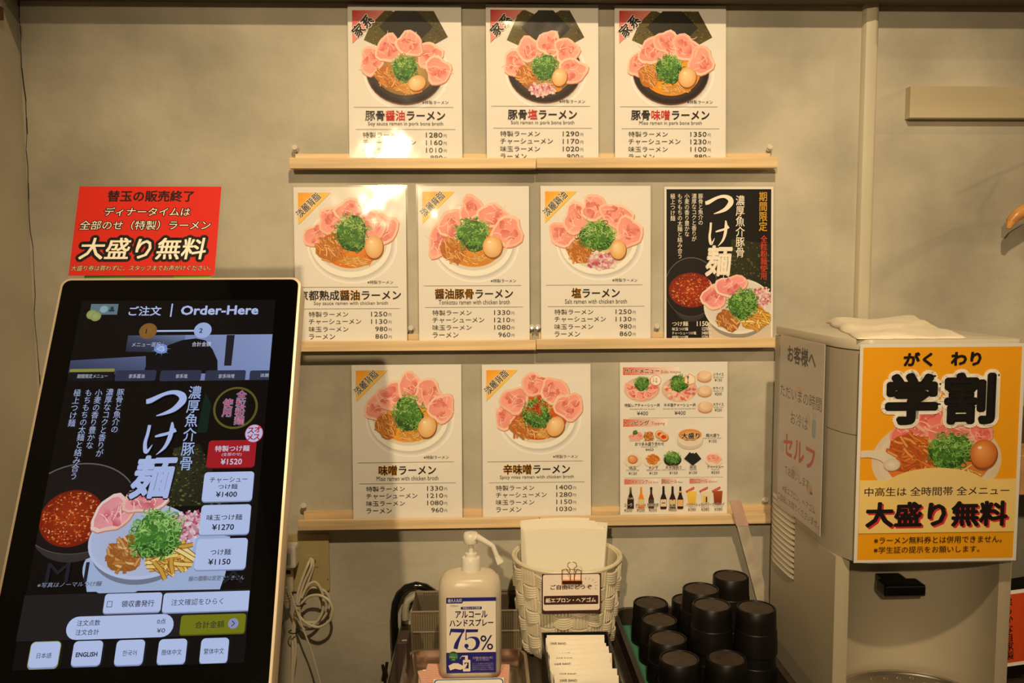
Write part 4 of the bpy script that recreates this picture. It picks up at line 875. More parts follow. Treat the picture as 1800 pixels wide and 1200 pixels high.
# ---------------------------------------------------------------- hand sanitizer bottle
M_BOTTLE = mat('frosted_bottle', (.66, .60, .47), .3, sss=.3, spec=.4)
M_PUMP = mat('pump_plastic', (.80, .77, .68), .3)
TRz = ZC+.034
zS = ZC+.024
bf = atz(826, 1197, zS); yf = bf.y; half_d = .036; yc = yf+half_d
kS = (aty(882, 1090, yf).x-aty(770, 1090, yf).x)/2
cxS = aty(826, 1100, yf).x
zz_ = lambda py, y=None: aty(826, py, yc if y is None else y).z
def ring(hw, hd, z, r, cx=None, cy=None):
    return [Vector(((cxS if cx is None else cx)+x, (yc if cy is None else cy)+y, z)) for x, y in rrect(-hw, -hd, hw, hd, r, 5)]
t = thing('sanitizer_bottle', 'frosted one litre hand sanitizer pump bottle with a white and blue label', 'bottle', (cxS, yc, zS))
zsh = zz_(1004); b = MB(); W = kS
b.loft([ring(W*.84, half_d*.8, zS, .02), ring(W*.95, half_d*.94, zS+.004, .024), ring(W, half_d, zS+.014, .026), ring(W, half_d, zsh-.034, .026), ring(W*.985, half_d*.98, zsh-.018, .026), ring(W*.90, half_d*.9, zsh-.006, .028), ring(W*.72, half_d*.76, zsh, .026), ring(W*.34, half_d*.45, zsh+.003, .014)])
b.build('bottle_body', M_BOTTLE, t, world=True, sharp=60)
pxm = W*2/112
cxn = aty(828, 970, yc).x
zc0, zc1, zc2, zc3 = zsh+.002, zz_(975), zz_(969), zz_(958)
def lz(prof, name, m, seg=32): MB().lathe([(r, z) for r, z in prof], seg, (cxn, yc, 0)).build(name, m, t, world=True)
zt = zz_(938)
lz([(0, zc0), (17*pxm, zc0), (17.4*pxm, zc0+.004), (16.8*pxm, zz_(982)), (15.5*pxm, zz_(979)), (10.5*pxm, zz_(978.5)), (10.5*pxm, zz_(972)), (0, zz_(972))], 'screw_collar', M_PUMP)
lz([(0, zz_(973)), (4.8*pxm, zz_(973)), (4.8*pxm, zz_(952)), (0, zz_(952))], 'pump_stem', M_PUMP)
lz([(0, zz_(954)), (12*pxm, zz_(954)), (13.5*pxm, zz_(951)), (13.8*pxm, zz_(940)), (12*pxm, zz_(936.5)), (0, zz_(935.5))], 'pump_head', M_PUMP)
a_, b_, c_, d_ = (aty(x, y, yc-.01) for x, y in ((838, 943), (866, 959), (873, 976), (880, 988)))
MB().tube([a_, a_+(b_-a_)*.85, b_, c_], [.0056, .0042, .0040, .0042], 12).build('spout_tube', M_PUMP, t, world=True)
MB().tube([c_, d_], [.0048, .0078], 4).build('spout_tip', M_PUMP, t, world=True)
# label
yl = yf-.0004; LP0 = Vector((0, yl, 0)); lr, lu, ln = Vector((1, 0, 0)), Vector((0, 0, 1)), Vector((0, -1, 0))
cS = lambda x, y: (780+x/7.5, 1040+y/7.5)
def sb(x0, y0, x1, y1): p = aty(*cS(x0, y0), yl); q = aty(*cS(x1, y1), yl); return (p.x*1000, -p.z*1000, q.x*1000, -q.z*1000)
NV = (38, 36, 128)
A = Art(lambda x, y: (x/1000-cxS, -y/1000-zS)); q = sb(32, 78, 690, 1060); A.rect(*q, (238, 232, 220), r=1.5)
A.rect(*sb(32, 78, 690, 118), NV); A.rect(*sb(32, 100, 245, 152), NV); A.poly([sb(240, 118, 240, 118)[:2], sb(262, 118, 262, 118)[:2], sb(240, 152, 240, 152)[:2]], NV)
A.text('歯大人丸印', sb(55, 92, 236, 138), (220, 216, 220), .02)
A.text('1000ml', sb(86, 172, 186, 198), (90, 86, 110)); q = sb(224, 197, 502, 228); A.rect(*q, NV, r=1.2); A.text('手指スッキリ洗浄', sb(250, 202, 480, 222), (230, 226, 226), .02)
A.text('アルコール', sb(155, 256, 575, 337), (26, 22, 84), .03); A.text('ハンドスプレー', sb(78, 365, 652, 446), (26, 22, 84), .03)
def sp(x, y): q = sb(x, y, x, y); return q[0], q[1]
def seg_(pts, w): A.stroke([sp(*p) for p in pts], [v/7.5*pxm*1000 for v in w], NV, smooth=5)
A.poly([sp(*p) for p in ((90, 484), (276, 488), (276, 516), (262, 538), (100, 530), (84, 574), (72, 572))], NV)
seg_([(268, 500), (232, 560), (196, 630), (170, 690), (156, 752)], [10, 22, 40, 56, 56])
A.poly([sp(*p) for p in ((300, 492), (456, 492), (448, 530), (300, 534))], NV); A.poly([sp(*p) for p in ((290, 492), (302, 492), (300, 640), (284, 632))], NV)
seg_([(290, 634), (330, 606), (380, 600), (430, 620), (450, 670), (430, 730), (370, 764), (310, 752), (284, 722)], [10, 12, 24, 50, 56, 44, 16, 14, 10]); c_ = sp(300, 712); A.fan(c_[0], c_[1], 3.4*pxm/.0009, 3.6*pxm/.0009, NV, NV, rings=1)
A.text('%', sb(482, 572, 652, 762), (30, 28, 96), .005)
q = sb(32, 812, 690, 1060); A.rect(*q, NV, r=1.5); A.rect(*sb(32, 802, 690, 900), NV)
c_ = sp(126, 848); A.fan(c_[0], c_[1], 8.2, 8.2, (36, 110, 60), (30, 96, 52), rings=1); A.text('アルコール', sb(82, 815, 170, 838), (190, 220, 180)); A.text('70%以上', sb(76, 842, 180, 872), (190, 220, 180), .01)
A.text('使用', sb(108, 882, 145, 902), (190, 220, 180))
A.rect(*sb(252, 895, 352, 1046), (236, 230, 220), r=1.5); A.rect(*sb(272, 930, 330, 1008), NV); A.rect(*sb(280, 838, 318, 895), (236, 230, 220)); A.rect(*sb(240, 840, 300, 852), (236, 230, 220))
A.poly([sp(*p) for p in ((62, 972), (130, 938), (190, 940), (255, 972), (300, 936), (312, 950), (286, 1000), (220, 1026), (150, 1012), (84, 1034))], (240, 232, 220)); A.h += 1e-5
A.stroke([sp(240, 846), sp(212, 880)], .6, (236, 230, 220))
A.text('お子様の手の届かない所に', sb(384, 852, 650, 880), (200, 196, 214)); A.text('おいてください。', sb(426, 884, 606, 906), (200, 196, 214))
for i in range(4): A.text(('アルコールに敏感な方は使用をお避け', '引火のおそれがあります火気厳禁です', '使用方法をよくお読みのうえ適量を手', '飲用不可 容量1000ml 日本製')[i], sb(376, 934+i*26, 655, 950+i*26), (150, 146, 190))
o = A.build('bottle_label', M_PRINT, t); o.location = (0, yl-yc, 0); o.rotation_euler = (radians(90), 0, 0)

# ---------------------------------------------------------------- steel tray, patterned cloths, card
bk = atz(820, 1139, TRz); trw = (aty(926, 1150, bk.y).x-aty(716, 1150, bk.y).x)/2; tcx = aty(820, 1150, bk.y).x; D = .19
def rr3(cx, cy, hw, hd, r, z, n=5): return [Vector((cx+x, cy+y, z)) for x, y in rrect(-hw, -hd, hw, hd, r, n)]
def open_tray(name, m, parent, cx, cy, hw, hd, r, z0, z1, lip=.004, th=.0015, draft=.008):
    rings = [rr3(cx, cy, hw-draft, hd-draft, r*.7, z0), rr3(cx, cy, hw-lip, hd-lip, r, z1-.002), rr3(cx, cy, hw, hd, r+lip*.5, z1-.002), rr3(cx, cy, hw, hd, r+lip*.5, z1), rr3(cx, cy, hw-lip-th, hd-lip-th, r-th, z1), rr3(cx, cy, hw-draft-th*2, hd-draft-th*2, r*.7, z0+th)]
    return MB().loft(rings).build(name, m, parent, world=True, sharp=40)
t = thing('steel_tray', 'shallow stainless steel tray holding pink wavy striped cloths', 'tray', (tcx, bk.y-D/2, ZC))
open_tray('tray_pan', mat('stainless', (.60, .55, .48), .22, metal=1), t, tcx, bk.y-D/2, trw, D/2, .03, ZC, TRz)
M_CLOTHP = mat('pink_cloth', (.80, .62, .52), .9)
def wavy_cloth(cx, cy, w, d, z, rot, label):
    t = thing('folded_cloth', label, 'cloth', Matrix.Translation((cx, cy, z)) @ Matrix.Rotation(rot, 4, 'Z'), 'pink wavy striped cloths in the steel tray')
    MB().box((-w/2, -d/2, 0), (w/2, d/2, .0055)).build('cloth_body', M_CLOTHP, t, bevel=.0015)
    A = Art(lambda x, y: (x, -y)); w2, d2 = w/2-.0015, d/2-.0015; A.h = .00565; A.rect(-w2, -d2, w2, d2, (246, 214, 196)); n = int(d/.005)
    for i in range(n):
        y = -d2+.003+i*.005; A.stroke([(-w2+(w2*2)*j/60, y+.0011*sin(j*.9)) for j in range(61)], .0018, (232, 120, 96))
    A.build('wavy_stripes', M_PRINT, t)
zt0 = ZC+.0025
wavy_cloth(tcx-.003, bk.y-.085, .150, .125, zt0, .07, 'pink wavy striped cloth lying flat at the bottom of the steel tray')
wavy_cloth(tcx-.006, bk.y-.082, .132, .115, zt0+.0062, .22, 'pink wavy striped cloth turned askew in the middle of the tray stack')
wavy_cloth(tcx+.001, bk.y-.086, .142, .110, zt0+.0124, -.06, 'topmost pink wavy striped cloth under the sanitizer bottle')
p0, p1 = atz(762, 1193, ZC+.03), atz(886, 1193, ZC+.03)
t = thing('bordered_card', 'white card with a blue rounded border lying before the sanitizer bottle', 'card', frame(Vector((p0.x, p0.y, ZC+.03)), Vector((1, 0, 0)), Vector((0, cos(.45), sin(.45))), Vector((0, -sin(.45), cos(.45)))))
wc = p1.x-p0.x
MB().box((0, -.06, -.0006), (wc, 0, 0)).build('paper_sheet', M_PAPER, t)
A = Art(); A.poly(rrect(0.001, .001, wc-.001, .055, .006), (70, 110, 160)); A.h += 1e-5; A.poly(rrect(.003, .003, wc-.003, .053, .005), (240, 236, 226)); A.build('printed_border', M_PRINT, t)

# ---------------------------------------------------------------- woven metal organiser
M_MESH = mat('bronze_wire', (.20, .16, .10), .6, metal=.1)
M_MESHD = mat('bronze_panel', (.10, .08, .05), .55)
zb_ = aty(812, 1039, -.03).z; yF_ = atz(820, 1074, zb_).y; xl, xr = aty(724, 1075, yF_).x, aty(916, 1075, yF_).x
t = thing('wire_organiser', 'dark bronze ribbed wire desk basket behind the sanitizer bottle', 'basket', ((xl+xr)/2, (yF_-.03)/2, ZC))
def rail(pts, r=.0024, name='frame_rail'): MB().tube(pts, r, 6, closed=len(pts) > 2).build(name, M_MESH, t, world=True)
hgt = zb_-ZC
for zq in (zb_, zb_-hgt*.5, ZC+.003): rail([(xl, yF_, zq), (xr, yF_, zq), (xr, -.03, zq), (xl, -.03, zq)])
for x_, y_ in ((xl, yF_), (xr, yF_), (xl, -.03), (xr, -.03), ((xl+xr)/2, yF_), ((xl+xr)/2, -.03)): rail([(x_, y_, ZC), (x_, y_, zb_)], .0026, 'corner_post')
mb = MB()
def rib(x, y, z0, z1): mb.tube([(x, y, z0), (x, y, z1)], .0011, 4, caps=False)
n = 46
for i in range(n+1):
    x = xl+(xr-xl)*i/n; rib(x, yF_, ZC, zb_); rib(x, -.03, ZC, zb_)
for i in range(24): y = yF_+(-.03-yF_)*i/23; rib(xl, y, ZC, zb_); rib(xr, y, ZC, zb_)
mb.build('wire_ribs', M_MESH, t, world=True, kind='stuff')
mb = MB()
for j in range(int(hgt/.0024)):
    z = ZC+.002+j*.0024
    for (u0, u1, hi) in ((0, .48, 1), (.52, 1, 0), (0, .48, 0), (.52, 1, 1)):
        top_half = z > ZC+hgt*.5
        if hi == (1 if top_half else 0) and u0 < .5 or hi == (0 if top_half else 1) and u0 > .5: continue
        mb.tube([(xl+(xr-xl)*u0, yF_, z), (xl+(xr-xl)*u1, yF_, z)], .0007, 4, caps=False); mb.tube([(xl+(xr-xl)*u0, -.03, z), (xl+(xr-xl)*u1, -.03, z)], .0007, 4, caps=False)
mb.build('cross_wires', M_MESH, t, world=True, kind='stuff')
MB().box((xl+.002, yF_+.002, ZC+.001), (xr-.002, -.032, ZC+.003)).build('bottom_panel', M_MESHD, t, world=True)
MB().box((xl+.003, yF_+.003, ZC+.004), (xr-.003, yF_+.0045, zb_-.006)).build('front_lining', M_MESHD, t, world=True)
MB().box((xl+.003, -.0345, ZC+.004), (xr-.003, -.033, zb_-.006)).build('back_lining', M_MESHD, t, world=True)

# black arched handle, brown box and clip to its left
cB = lambda x, y: (660+x/5.714, 990+y/5.714)
def P5(x, y, d): return aty(*cB(x, y), -d)
t = thing('arched_stand', 'thick glossy black arched handle rising behind the wire basket', 'stand', (P5(200, 800, .03).x, -.03, ZC))
pts = [(205, 1130), (200, 900), (195, 780), (190, 620), (188, 500), (200, 400), (240, 310), (310, 245), (410, 218), (500, 238), (570, 285), (620, 360), (640, 460), (645, 640)]
P_ = [P5(x, y, .019) for x, y in pts]; P_[0].z = ZC
MB().tube(P_, [.0075]*len(P_), 12).build('arch_tube', mat('glossy_black', (.006, .006, .006), .12), t, world=True)
P_ = [P5(x, y, .0165) for x, y in ((300, 560), (300, 450), (330, 370), (400, 320), (470, 330))]; MB().tube(P_, .0075, 10).build('inner_grip', mat('grey_grip', (.36, .34, .27), .5), t, world=True)
a, b = P5(222, 745, .24), P5(345, 1200, .24)
t = thing('brown_box', 'tall narrow dark brown box beside the wire basket', 'box', ((a.x+b.x)/2, -.16, ZC))
MB().box((a.x, -.26, ZC), (a.x+.018, -.21, a.z)).build('box_body', mat('dark_brown', (.030, .014, .010), .4), t, world=True, bevel=.0015)
a = P5(290, 752, .26)
MB().box((a.x-.004, -.2608, a.z-.004), (a.x+.004, -.2601, a.z-.002)).build('metal_tab', M_METAL, t, world=True)
a = P5(140, 1080, .2); a.x = XK-.010
t = thing('black_clip', 'small black clip hooked on the left edge of the counter', 'clip', a)
for dx, dz in ((-.004, .012), (.004, .016), (.0, -.006)): MB().tube([a+Vector((dx, 0, dz)), a+Vector((dx*.4, -.002, dz-.014)), a+Vector((dx, -.003, dz-.028))], .0028, 8).build('clip_arm', M_BLACK, t, world=True)

# ---------------------------------------------------------------- woven white basket
M_WEAVE = mat('white_straw', (.74, .68, .52), .55, noise=(30, .08, 3))
by = -.112; bz = aty(996, 975, by).z; rR = (aty(1090, 975, by).x-aty(903, 975, by).x)/2; bx = aty(996.5, 975, by).x; rB = rR*.80
H = bz-ZC
t = thing('woven_basket', 'round white woven straw basket filled with folded paper bibs', 'basket', (bx, by, ZC))
rad = lambda z: rB+(rR-rB)*(z/H)**.8-(.010*max(0, 1-z/.02)**2)
MB().lathe([(0, .0), (rad(0)-.002, .0)]+[(rad(H*i/10)-.0022, H*i/10) for i in range(1, 11)]+[(rad(H)-.006, H)]+[(rad(H*i/10)-.006, H*i/10) for i in range(9, 0, -1)]+[(0, .004)], 48).build('basket_liner', M_WEAVE, t)
MB().tube([(rR*cos(a/48*2*pi), rR*sin(a/48*2*pi), H) for a in range(48)], .0040, 8, closed=True).build('rim', M_WEAVE, t)
NR, NC = 7, 18; rh = (H-.008)/NR
for j in range(NR):
    zc = .003+rh*(j+.5); r0 = rad(zc)+.0003; da = 2*pi/NC; mh = MB()
    for s in range(5):
        dz = (s-2)*rh*.19; mh.tube([((rad(zc+dz)+.0062*sin(pi*(q/8))-.002)*cos(da*(q/8-.5)*1.18), (rad(zc+dz)+.0062*sin(pi*(q/8))-.002)*sin(da*(q/8-.5)*1.18), zc+dz*(1-.25*abs(q/8-.5))-.0042*sin(pi*q/8)) for q in range(9)], rh*.098, 5, caps=False)
    mv = MB()
    for s in range(5):
        aa = da*(s-2)*.19; mv.tube([((rad(zc+zq)+.0006)*cos(aa), (rad(zc+zq)+.0006)*sin(aa), zc+zq) for zq in (-rh*.6, 0, rh*.6)], r0*da*.095, 5, caps=False)
    oh = mh.build('horizontal_strands', M_WEAVE, t); ov = mv.build('vertical_strands', M_WEAVE, t)
    first = {0: oh, 1: ov}; used = {0: False, 1: False}
    for c in range(NC):
        kd = (c+j) % 2; o = first[kd] if not used[kd] else first[kd].copy()
        if used[kd]: COL.objects.link(o); o.parent = t
        used[kd] = True; o.rotation_euler = (0, 0, da*c)
# paper bibs
def bib(i, label, x0, x1, ytop, y, tilt):
    a = aty(x0, ytop, y); b = aty(x1, ytop, y); z1 = a.z; z0 = ZC+.05
    t = thing('paper_bib', label, 'paper bib', ((a.x+b.x)/2, y, z0), 'folded white paper bibs standing in the woven basket'); w = (b.x-a.x)/2; h = z1-z0
    f = lambda s: .0032*(1-(2*s-1)**2)+tilt*(s-.5)*.006
    n = 14; top_ = [(-w+2*w*s/n, h+f(s/n)) for s in range(n+1)]
    wb = min(w, .062)
    poly = [(-wb, 0), (wb, 0)]+top_[::-1]
    MB().prism(poly, 0, .0009, M=Matrix(((1, 0, 0), (0, 0, 1), (0, 1, 0))).to_4x4()).build('bib_sheet', M_BIB, t)
M_BIB = mat('tissue_paper', (.86, .82, .70), .8, sss=.1)
bibs = [('frontmost white paper bib, its rounded top edge lowest', 921.5, 1067, 932.5, by-.016, -.1), ('second paper bib, just behind the front one', 919, 1064, 929, by-.011, -.3), ('third paper bib from the front', 917.5, 1062, 926.5, by-.006, .2), ('fourth paper bib from the front', 916, 1058, 924, by-.001, -.2),
        ('fifth paper bib from the front, shifted to the left', 915, 1052, 920, by+.004, .3), ('sixth paper bib from the front', 914.5, 1046, 917.5, by+.009, .2), ('paper bib sticking out at the right of the basket', 935, 1068, 919, by+.014, -.5), ('rearmost tall paper bib, its top edge highest', 915, 1036, 913.5, by+.020, .6)]
for i, (lb, *a) in enumerate(bibs): bib(i, lb, *a)
# sign on the basket and its clip
cG = lambda x, y: (860+x/6, 1000+y/6)
ys = by-rR-.0065
def G(x, y): p = aty(*cG(x, y), ys); return p.x, p.z
gx0, gz0 = G(555, 50); gx1, gz1 = G(1176, 462)
t = thing('basket_sign', 'small white sign with a brown border clipped to the woven basket', 'sign', frame(Vector((gx0, ys, gz0)), Vector((1, 0, 0)), Vector((0, 0, 1)), Vector((0, -1, 0))))
MB().box((0, gz1-gz0, -.0008), (gx1-gx0, 0, 0)).build('card_sheet', M_PAPER, t)
mm = (gx1-gx0)/621
A = Art(lambda x, y: ((x-555)*mm, -(y-50)*mm)); BN = (66, 38, 34)
A.rect(555, 50, 1176, 50+(gz0-gz1)/mm, BN); A.rect(566, 60, 1164, 448, (244, 232, 220), r=24); A.rect(575, 288, 1150, 384, BN, r=12)
A.text('ご自由にどうぞ', (646, 172, 1080, 222), BN, .03); A.text('紙エプロン・ヘアゴム', (596, 312, 1122, 362), (248, 236, 220), .03)
for i in range(6):
    a = radians(-100+24*i); x, y = 1030, 190; A.stroke([(x+85*cos(a), y+70*sin(a)), (x+112*cos(a), y+96*sin(a))], 4, (110, 90, 80))
A.build('printed_artwork', M_PRINT, t)
M_COPPER = mat('copper', (.80, .36, .16), .2, metal=1)
c_ = aty(1004.5, 1020, ys-.006)
t = thing('binder_clip', 'copper wire binder clip holding the basket sign', 'clip', c_)
def q6(x, y, d=.0): p = aty(680+x/4, 900+y/4, ys-d); return p
MB().prism([(q6(1228, 480).x, q6(1228, 495).z), (q6(1370, 480).x, q6(1370, 495).z), (q6(1370, 480).x, q6(1370, 470).z), (q6(1228, 480).x, q6(1228, 470).z)], -(ys-.002), -(ys-.008), M=Matrix(((1, 0, 0), (0, 0, -1), (0, 1, 0))).to_4x4()).build('clip_body', M_COPPER, t, world=True, bevel=.0008)
def wire(pts, name='wire_handle'): MB().tube([q6(x, y, d) for x, y, d in pts], .0007, 8).build(name, M_COPPER, t, world=True)
wire([(1232, 475, .006), (1232, 405, .006), (1262, 398, .006), (1290, 440, .006), (1290, 475, .006)]); wire([(1366, 475, .006), (1366, 410, .006), (1340, 398, .006), (1318, 440, .006), (1318, 475, .006)])
wire([(1285, 420, .004), (1290, 400, .004), (1270, 380, .004), (1275, 358, .004), (1302, 346, .004), (1330, 358, .004), (1336, 380, .004), (1315, 400, .004), (1322, 420, .004)], 'top_loop')
wire([(1228, 410, .005), (1300, 402, .005), (1370, 410, .005)], 'cross_wire')

# ---------------------------------------------------------------- black box of hair bands
ybk = by-rR*.97-.012; bl_ = aty(952, 1112, ybk); br_ = aty(1068, 1108, ybk); zr = (bl_.z+br_.z)/2; DB = .20
t = thing('packet_box', 'open black box packed with hair band packets in front of the woven basket', 'box', ((bl_.x+br_.x)/2, ybk-DB/2, ZC))
x0, x1 = bl_.x, br_.x; th_ = .0028
MB().box((x0, ybk-DB, ZC), (x1, ybk, ZC+th_)).build('box_bottom', M_BLACK, t, world=True)
for nm, a, b in (('box_side', (x0, ybk-DB, ZC+th_), (x0+th_, ybk, zr)), ('box_side', (x1-th_, ybk-DB, ZC+th_), (x1, ybk, zr)), ('box_back', (x0+th_, ybk-th_, ZC+th_), (x1-th_, ybk, zr)), ('box_front', (x0+th_, ybk-DB, ZC+th_), (x1-th_, ybk-DB+th_, zr))): MB().box(a, b).build(nm, M_BLACK, t, world=True)
M_PACK = mat('packet_paper', (.84, .79, .66), .5, bump=(60, .0006))
wI = (x1-x0)-2*th_-.003
proto = None; R = random.Random(3); ordn = ('rearmost', 'second', 'third', 'fourth', 'fifth', 'sixth', 'seventh', 'eighth', 'ninth', 'tenth', 'eleventh', 'twelfth')
for i in range(9):
    y = ybk-th_-.009-i*.0182; lean = radians(24); z = zr-.0005+R.uniform(-.001, .003)
    dx = R.uniform(-.003, .003)
    M = Matrix.Translation((x0+th_+.0015+wI*.5+dx, y, z)) @ Matrix.Rotation(R.uniform(-.05, .05), 4, 'Z') @ Matrix.Rotation(-lean, 4, 'X') @ Matrix.Rotation(R.uniform(-.035, .035), 4, 'Y')
    lb = ordn[i]+' white hair band packet counted from the back of the black box'
    if proto is None:
        proto = t = thing('hair_band_packet', lb, 'packet', M, 'white hair band packets leaning in the black box')
        w2 = wI/2-.0035; hh = .062; Rk = random.Random(7)
        def fp(sd): return lambda s, v: (-w2+2*w2*s, -sd*(.0032*sin(pi*min(1, max(0, s)))*sin(pi*v**.35)+.0004)+.0005*sin(9*s+4*v), -hh*v)
        g1_ = MB().grid(fp(1), 16, 10); g1_.grid(fp(-1), 16, 10); g1_.build('packet_sleeve', M_PACK, t)
        A = Art(lambda x, y: (x, -y)); A.text('HAIR BAND', (-w2+.008, .0065, -w2+.034, .0098), (60, 58, 66), .01)
        o = A.build('packet_print', M_PRINT, t); o.rotation_euler = (radians(90), 0, 0); o.location = (0, -.0042, 0)
    else: copy_tree(proto, M, lb)

# ---------------------------------------------------------------- cup tray and cups
tz = ZC+.032
xL_ = atz(1098, 1130, tz).x; yB_ = -.012; xR_ = .495; yE_ = -.46
t = thing('cup_tray', 'black plastic tray with a green ribbed mat under the cups', 'tray', ((xL_+xR_)/2, (yB_+yE_)/2, ZC))
open_tray('tray_pan', mat('tray_black', (.030, .024, .018), .3), t, (xL_+xR_)/2, (yB_+yE_)/2, (xR_-xL_)/2, (yB_-yE_)/2, .03, ZC, tz, lip=.007, draft=.012)
mg = MB(); xa_, xb_ = xL_+.016, xR_-.016
n = 60
for i in range(n): yy = yE_+.02+(yB_-yE_-.04)*i/n; mg.box((xa_, yy, ZC+.002), (xb_, yy+.0042, ZC+.0045))
mg.build('ribbed_mat', mat('green_mat', (.06, .22, .14), .6), t, world=True)
M_CUP = mat('cup_black', (.005, .004, .0035), .42, spec=.3); M_CUPB = mat('cup_base', (.045, .032, .022), .55, noise=(40, .3, 3))
CH = .074
def cup_mesh(t):
    r0, r1 = .0318, .0358
    pr = [(0, CH-.0022), (r0-.0035, CH-.0022), (r0-.0028, CH-.0003), (r0-.0012, CH), (r0+.0002, CH-.0016), (r0+.0008, CH-.020), (r0+.0014, CH-.036), (r0+.0022, CH-.0366), (r0+.0024, CH-.038), (r1, .002), (r1, 0), (r1-.002, 0), (r1-.0025, .004), (r0-.001, CH-.006), (0, CH-.007)]
    MB().lathe(pr, 40).build('cup_body', M_CUP, t, sharp=50)
    MB().lathe([(0, CH-.0021), (r0-.0042, CH-.0021), (r0-.0042, CH-.0016), (0, CH-.0016)], 40).build('foot_disc', M_CUPB, t)
z0c = ZC+.005; pit = .058
cups = [(1143.8, 1058, 0, 'upside-down black cup at the far left of the tray, nearest the basket'), (1211, 1053, 0, 'upside-down black cup at the back, mostly hidden behind taller stacks'),
        (1161.5, 1088, 0, 'upside-down black cup in the left row, second from the wall'), (1177, 1120, 0, 'upside-down black cup in the left row, third from the wall'), (1194.5, 1156, 0, 'upside-down black cup in the left row, nearest the camera'),
        (1277, 1155, 0, 'upside-down black cup in front, right of the nearest one'),
        (1230, 1034, 1, 'upper cup of the middle rear stack'), (1290, 1011, 1, 'upper cup of the rearmost and tallest looking stack'), (1250.5, 1061, 1, 'upper cup of the centre stack'), (1332, 1066, 1, 'upper cup of the stack next to the water dispenser')]
pc = None; pos = []
def place(x, y, z, lb):
    global pc
    if pc is None:
        pc = thing('black_cup', lb, 'cup', (x, y, z), 'upside-down black plastic cups on the tray'); cup_mesh(pc)
    else: copy_tree(pc, Matrix.Translation((x, y, z)), lb)
low = {6: 'lower cup under the middle rear stack', 7: 'lower cup under the rearmost stack', 8: 'lower cup under the centre stack', 9: 'lower cup under the stack next to the water dispenser'}
for i, (px, py, lv, lb) in enumerate(cups):
    z = z0c+lv*pit; p = atz(px, py, z+CH); pos.append([p.x, p.y, z, lb, lv])
    if lv: pos.append([p.x, p.y, z0c, low[i], 0])
print('CUPS', [(round(p[0], 3), round(p[1], 3), p[4]) for p in pos])
# nudge neighbours apart
for it in range(60):
    for i in range(len(pos)):
        for j in range(i):
            a, b = pos[i], pos[j]
            if abs(a[2]-b[2]) > .01: continue
            dx, dy = a[0]-b[0], a[1]-b[1]; d = math.hypot(dx, dy)
            if 1e-6 < d < .0722: s = (.0722-d)/2/d; a[0] += dx*s; a[1] += dy*s; b[0] -= dx*s; b[1] -= dy*s
    for p in pos: p[1] = min(p[1], yB_-.048); p[0] = min(p[0], xR_-.046)
for p in pos:
    if p[4]:
        q = min((w_ for w_ in pos if not w_[4]), key=lambda w_: math.hypot(w_[0]-p[0], w_[1]-p[1])); p[0], p[1] = q[0], q[1]
for p in pos: place(p[0], p[1], p[2], p[3])
# leaning clear ruler strip
a, b = aty(1284, 884, -.045), aty(1345, 1110, -.03); c1, c2 = aty(1303, 884, -.045), aty(1368, 1110, -.03)
M_STRIP = mat('cloudy_acrylic', (.62, .56, .46), .35, trans=.25, noise=(25, .2, 4))
t = thing('leaning_strip', 'cloudy flat strip with tape at its tip leaning against the bottom ledge', 'strip', b)
th_v = Vector((0, -.003, 0)); MB().add([a, c1, c2, b, a+th_v, c1+th_v, c2+th_v, b+th_v], [(0, 1, 2, 3), (4, 5, 6, 7), (0, 1, 5, 4), (1, 2, 6, 5), (2, 3, 7, 6), (3, 0, 4, 7)]).build('strip_body', M_STRIP, t, world=True)
e0, e1 = a+(b-a)*.17, c1+(c2-c1)*.17; up_ = Vector((-.002, -.0004, .006))
MB().add([a+up_, c1+up_, e1+Vector((.001, 0, 0)), e0-Vector((.001, 0, 0)), a+up_+th_v*1.3, c1+up_+th_v*1.3, e1+th_v*1.3+Vector((.001, 0, 0)), e0+th_v*1.3-Vector((.001, 0, 0))], [(0, 1, 2, 3), (4, 5, 6, 7), (0, 1, 5, 4), (1, 2, 6, 5), (2, 3, 7, 6), (3, 0, 4, 7)]).build('tape_wrap', mat('tape', (.62, .50, .42), .3, noise=(40, .25, 4, (1, 1, 1), (.7, .4, .36))), t, world=True)

# ---------------------------------------------------------------- water dispenser
M_BODY = mat('dispenser_shell', (.37, .34, .265), .42, metal=.15, spec=.4)
M_LIDM = mat('dispenser_lid', (.58, .54, .44), .35)
yb = -.13; XD = aty(1361, 700, yb).x
ys_ = atx(1455, 700, XD).y
rC = .034
lo, hi_ = ys_-.08, ys_
for _ in range(40):
    m_ = (lo+hi_)/2
    if aty(1511, 700, m_).x > XD+rC: lo = m_
    else: hi_ = m_
yF = (lo+hi_)/2
XR = aty(1797, 700, yF).x; ztop = (atx(1361, 567, XD).z+aty(1650, 602, yF).z)/2; zlip = aty(1620, 989, yF).z
print('DISP', XD, XR, yb, ys_, yF, ztop, zlip, ZC)
disp = thing('water_dispenser', 'countertop grey beige water dispenser carrying a yellow student discount poster', 'dispenser', ((XD+XR)/2, (yb+yF)/2, ZC))
def plan(x0, x1, y0, y1, r, rx=None):
    """front corners rounded; front is y0 (towards the viewer)"""
    rx = rx or r; o = [(x1, y1), (x0, y1), (x0, y0+r)]
    o += [(x0+rx-rx*cos(radians(q)), y0+r-r*sin(radians(q))) for q in (15, 30, 45, 60, 75, 90)]
    o += [(x1-.012+.012*sin(radians(q)), y0+.012-.012*cos(radians(q))) for q in (0, 30, 60, 90)]
    return o
dep = ys_-yF; ysm = atx(1463, 700, XD).y
zl = ztop-.016; zm = aty(1500, 766, yF+.01).z
MB().prism(plan(XD, XR, yF, yb, dep, rC), zl, ztop, smooth=True).build('top_lid', M_LIDM, disp, world=True, bevel=.003)
def cut(y1_): return plan(XD, XR, yF, y1_, dep, rC)
g_ = .0011
front = plan(XD, XR, yF, yF+dep+.004, dep, rC)
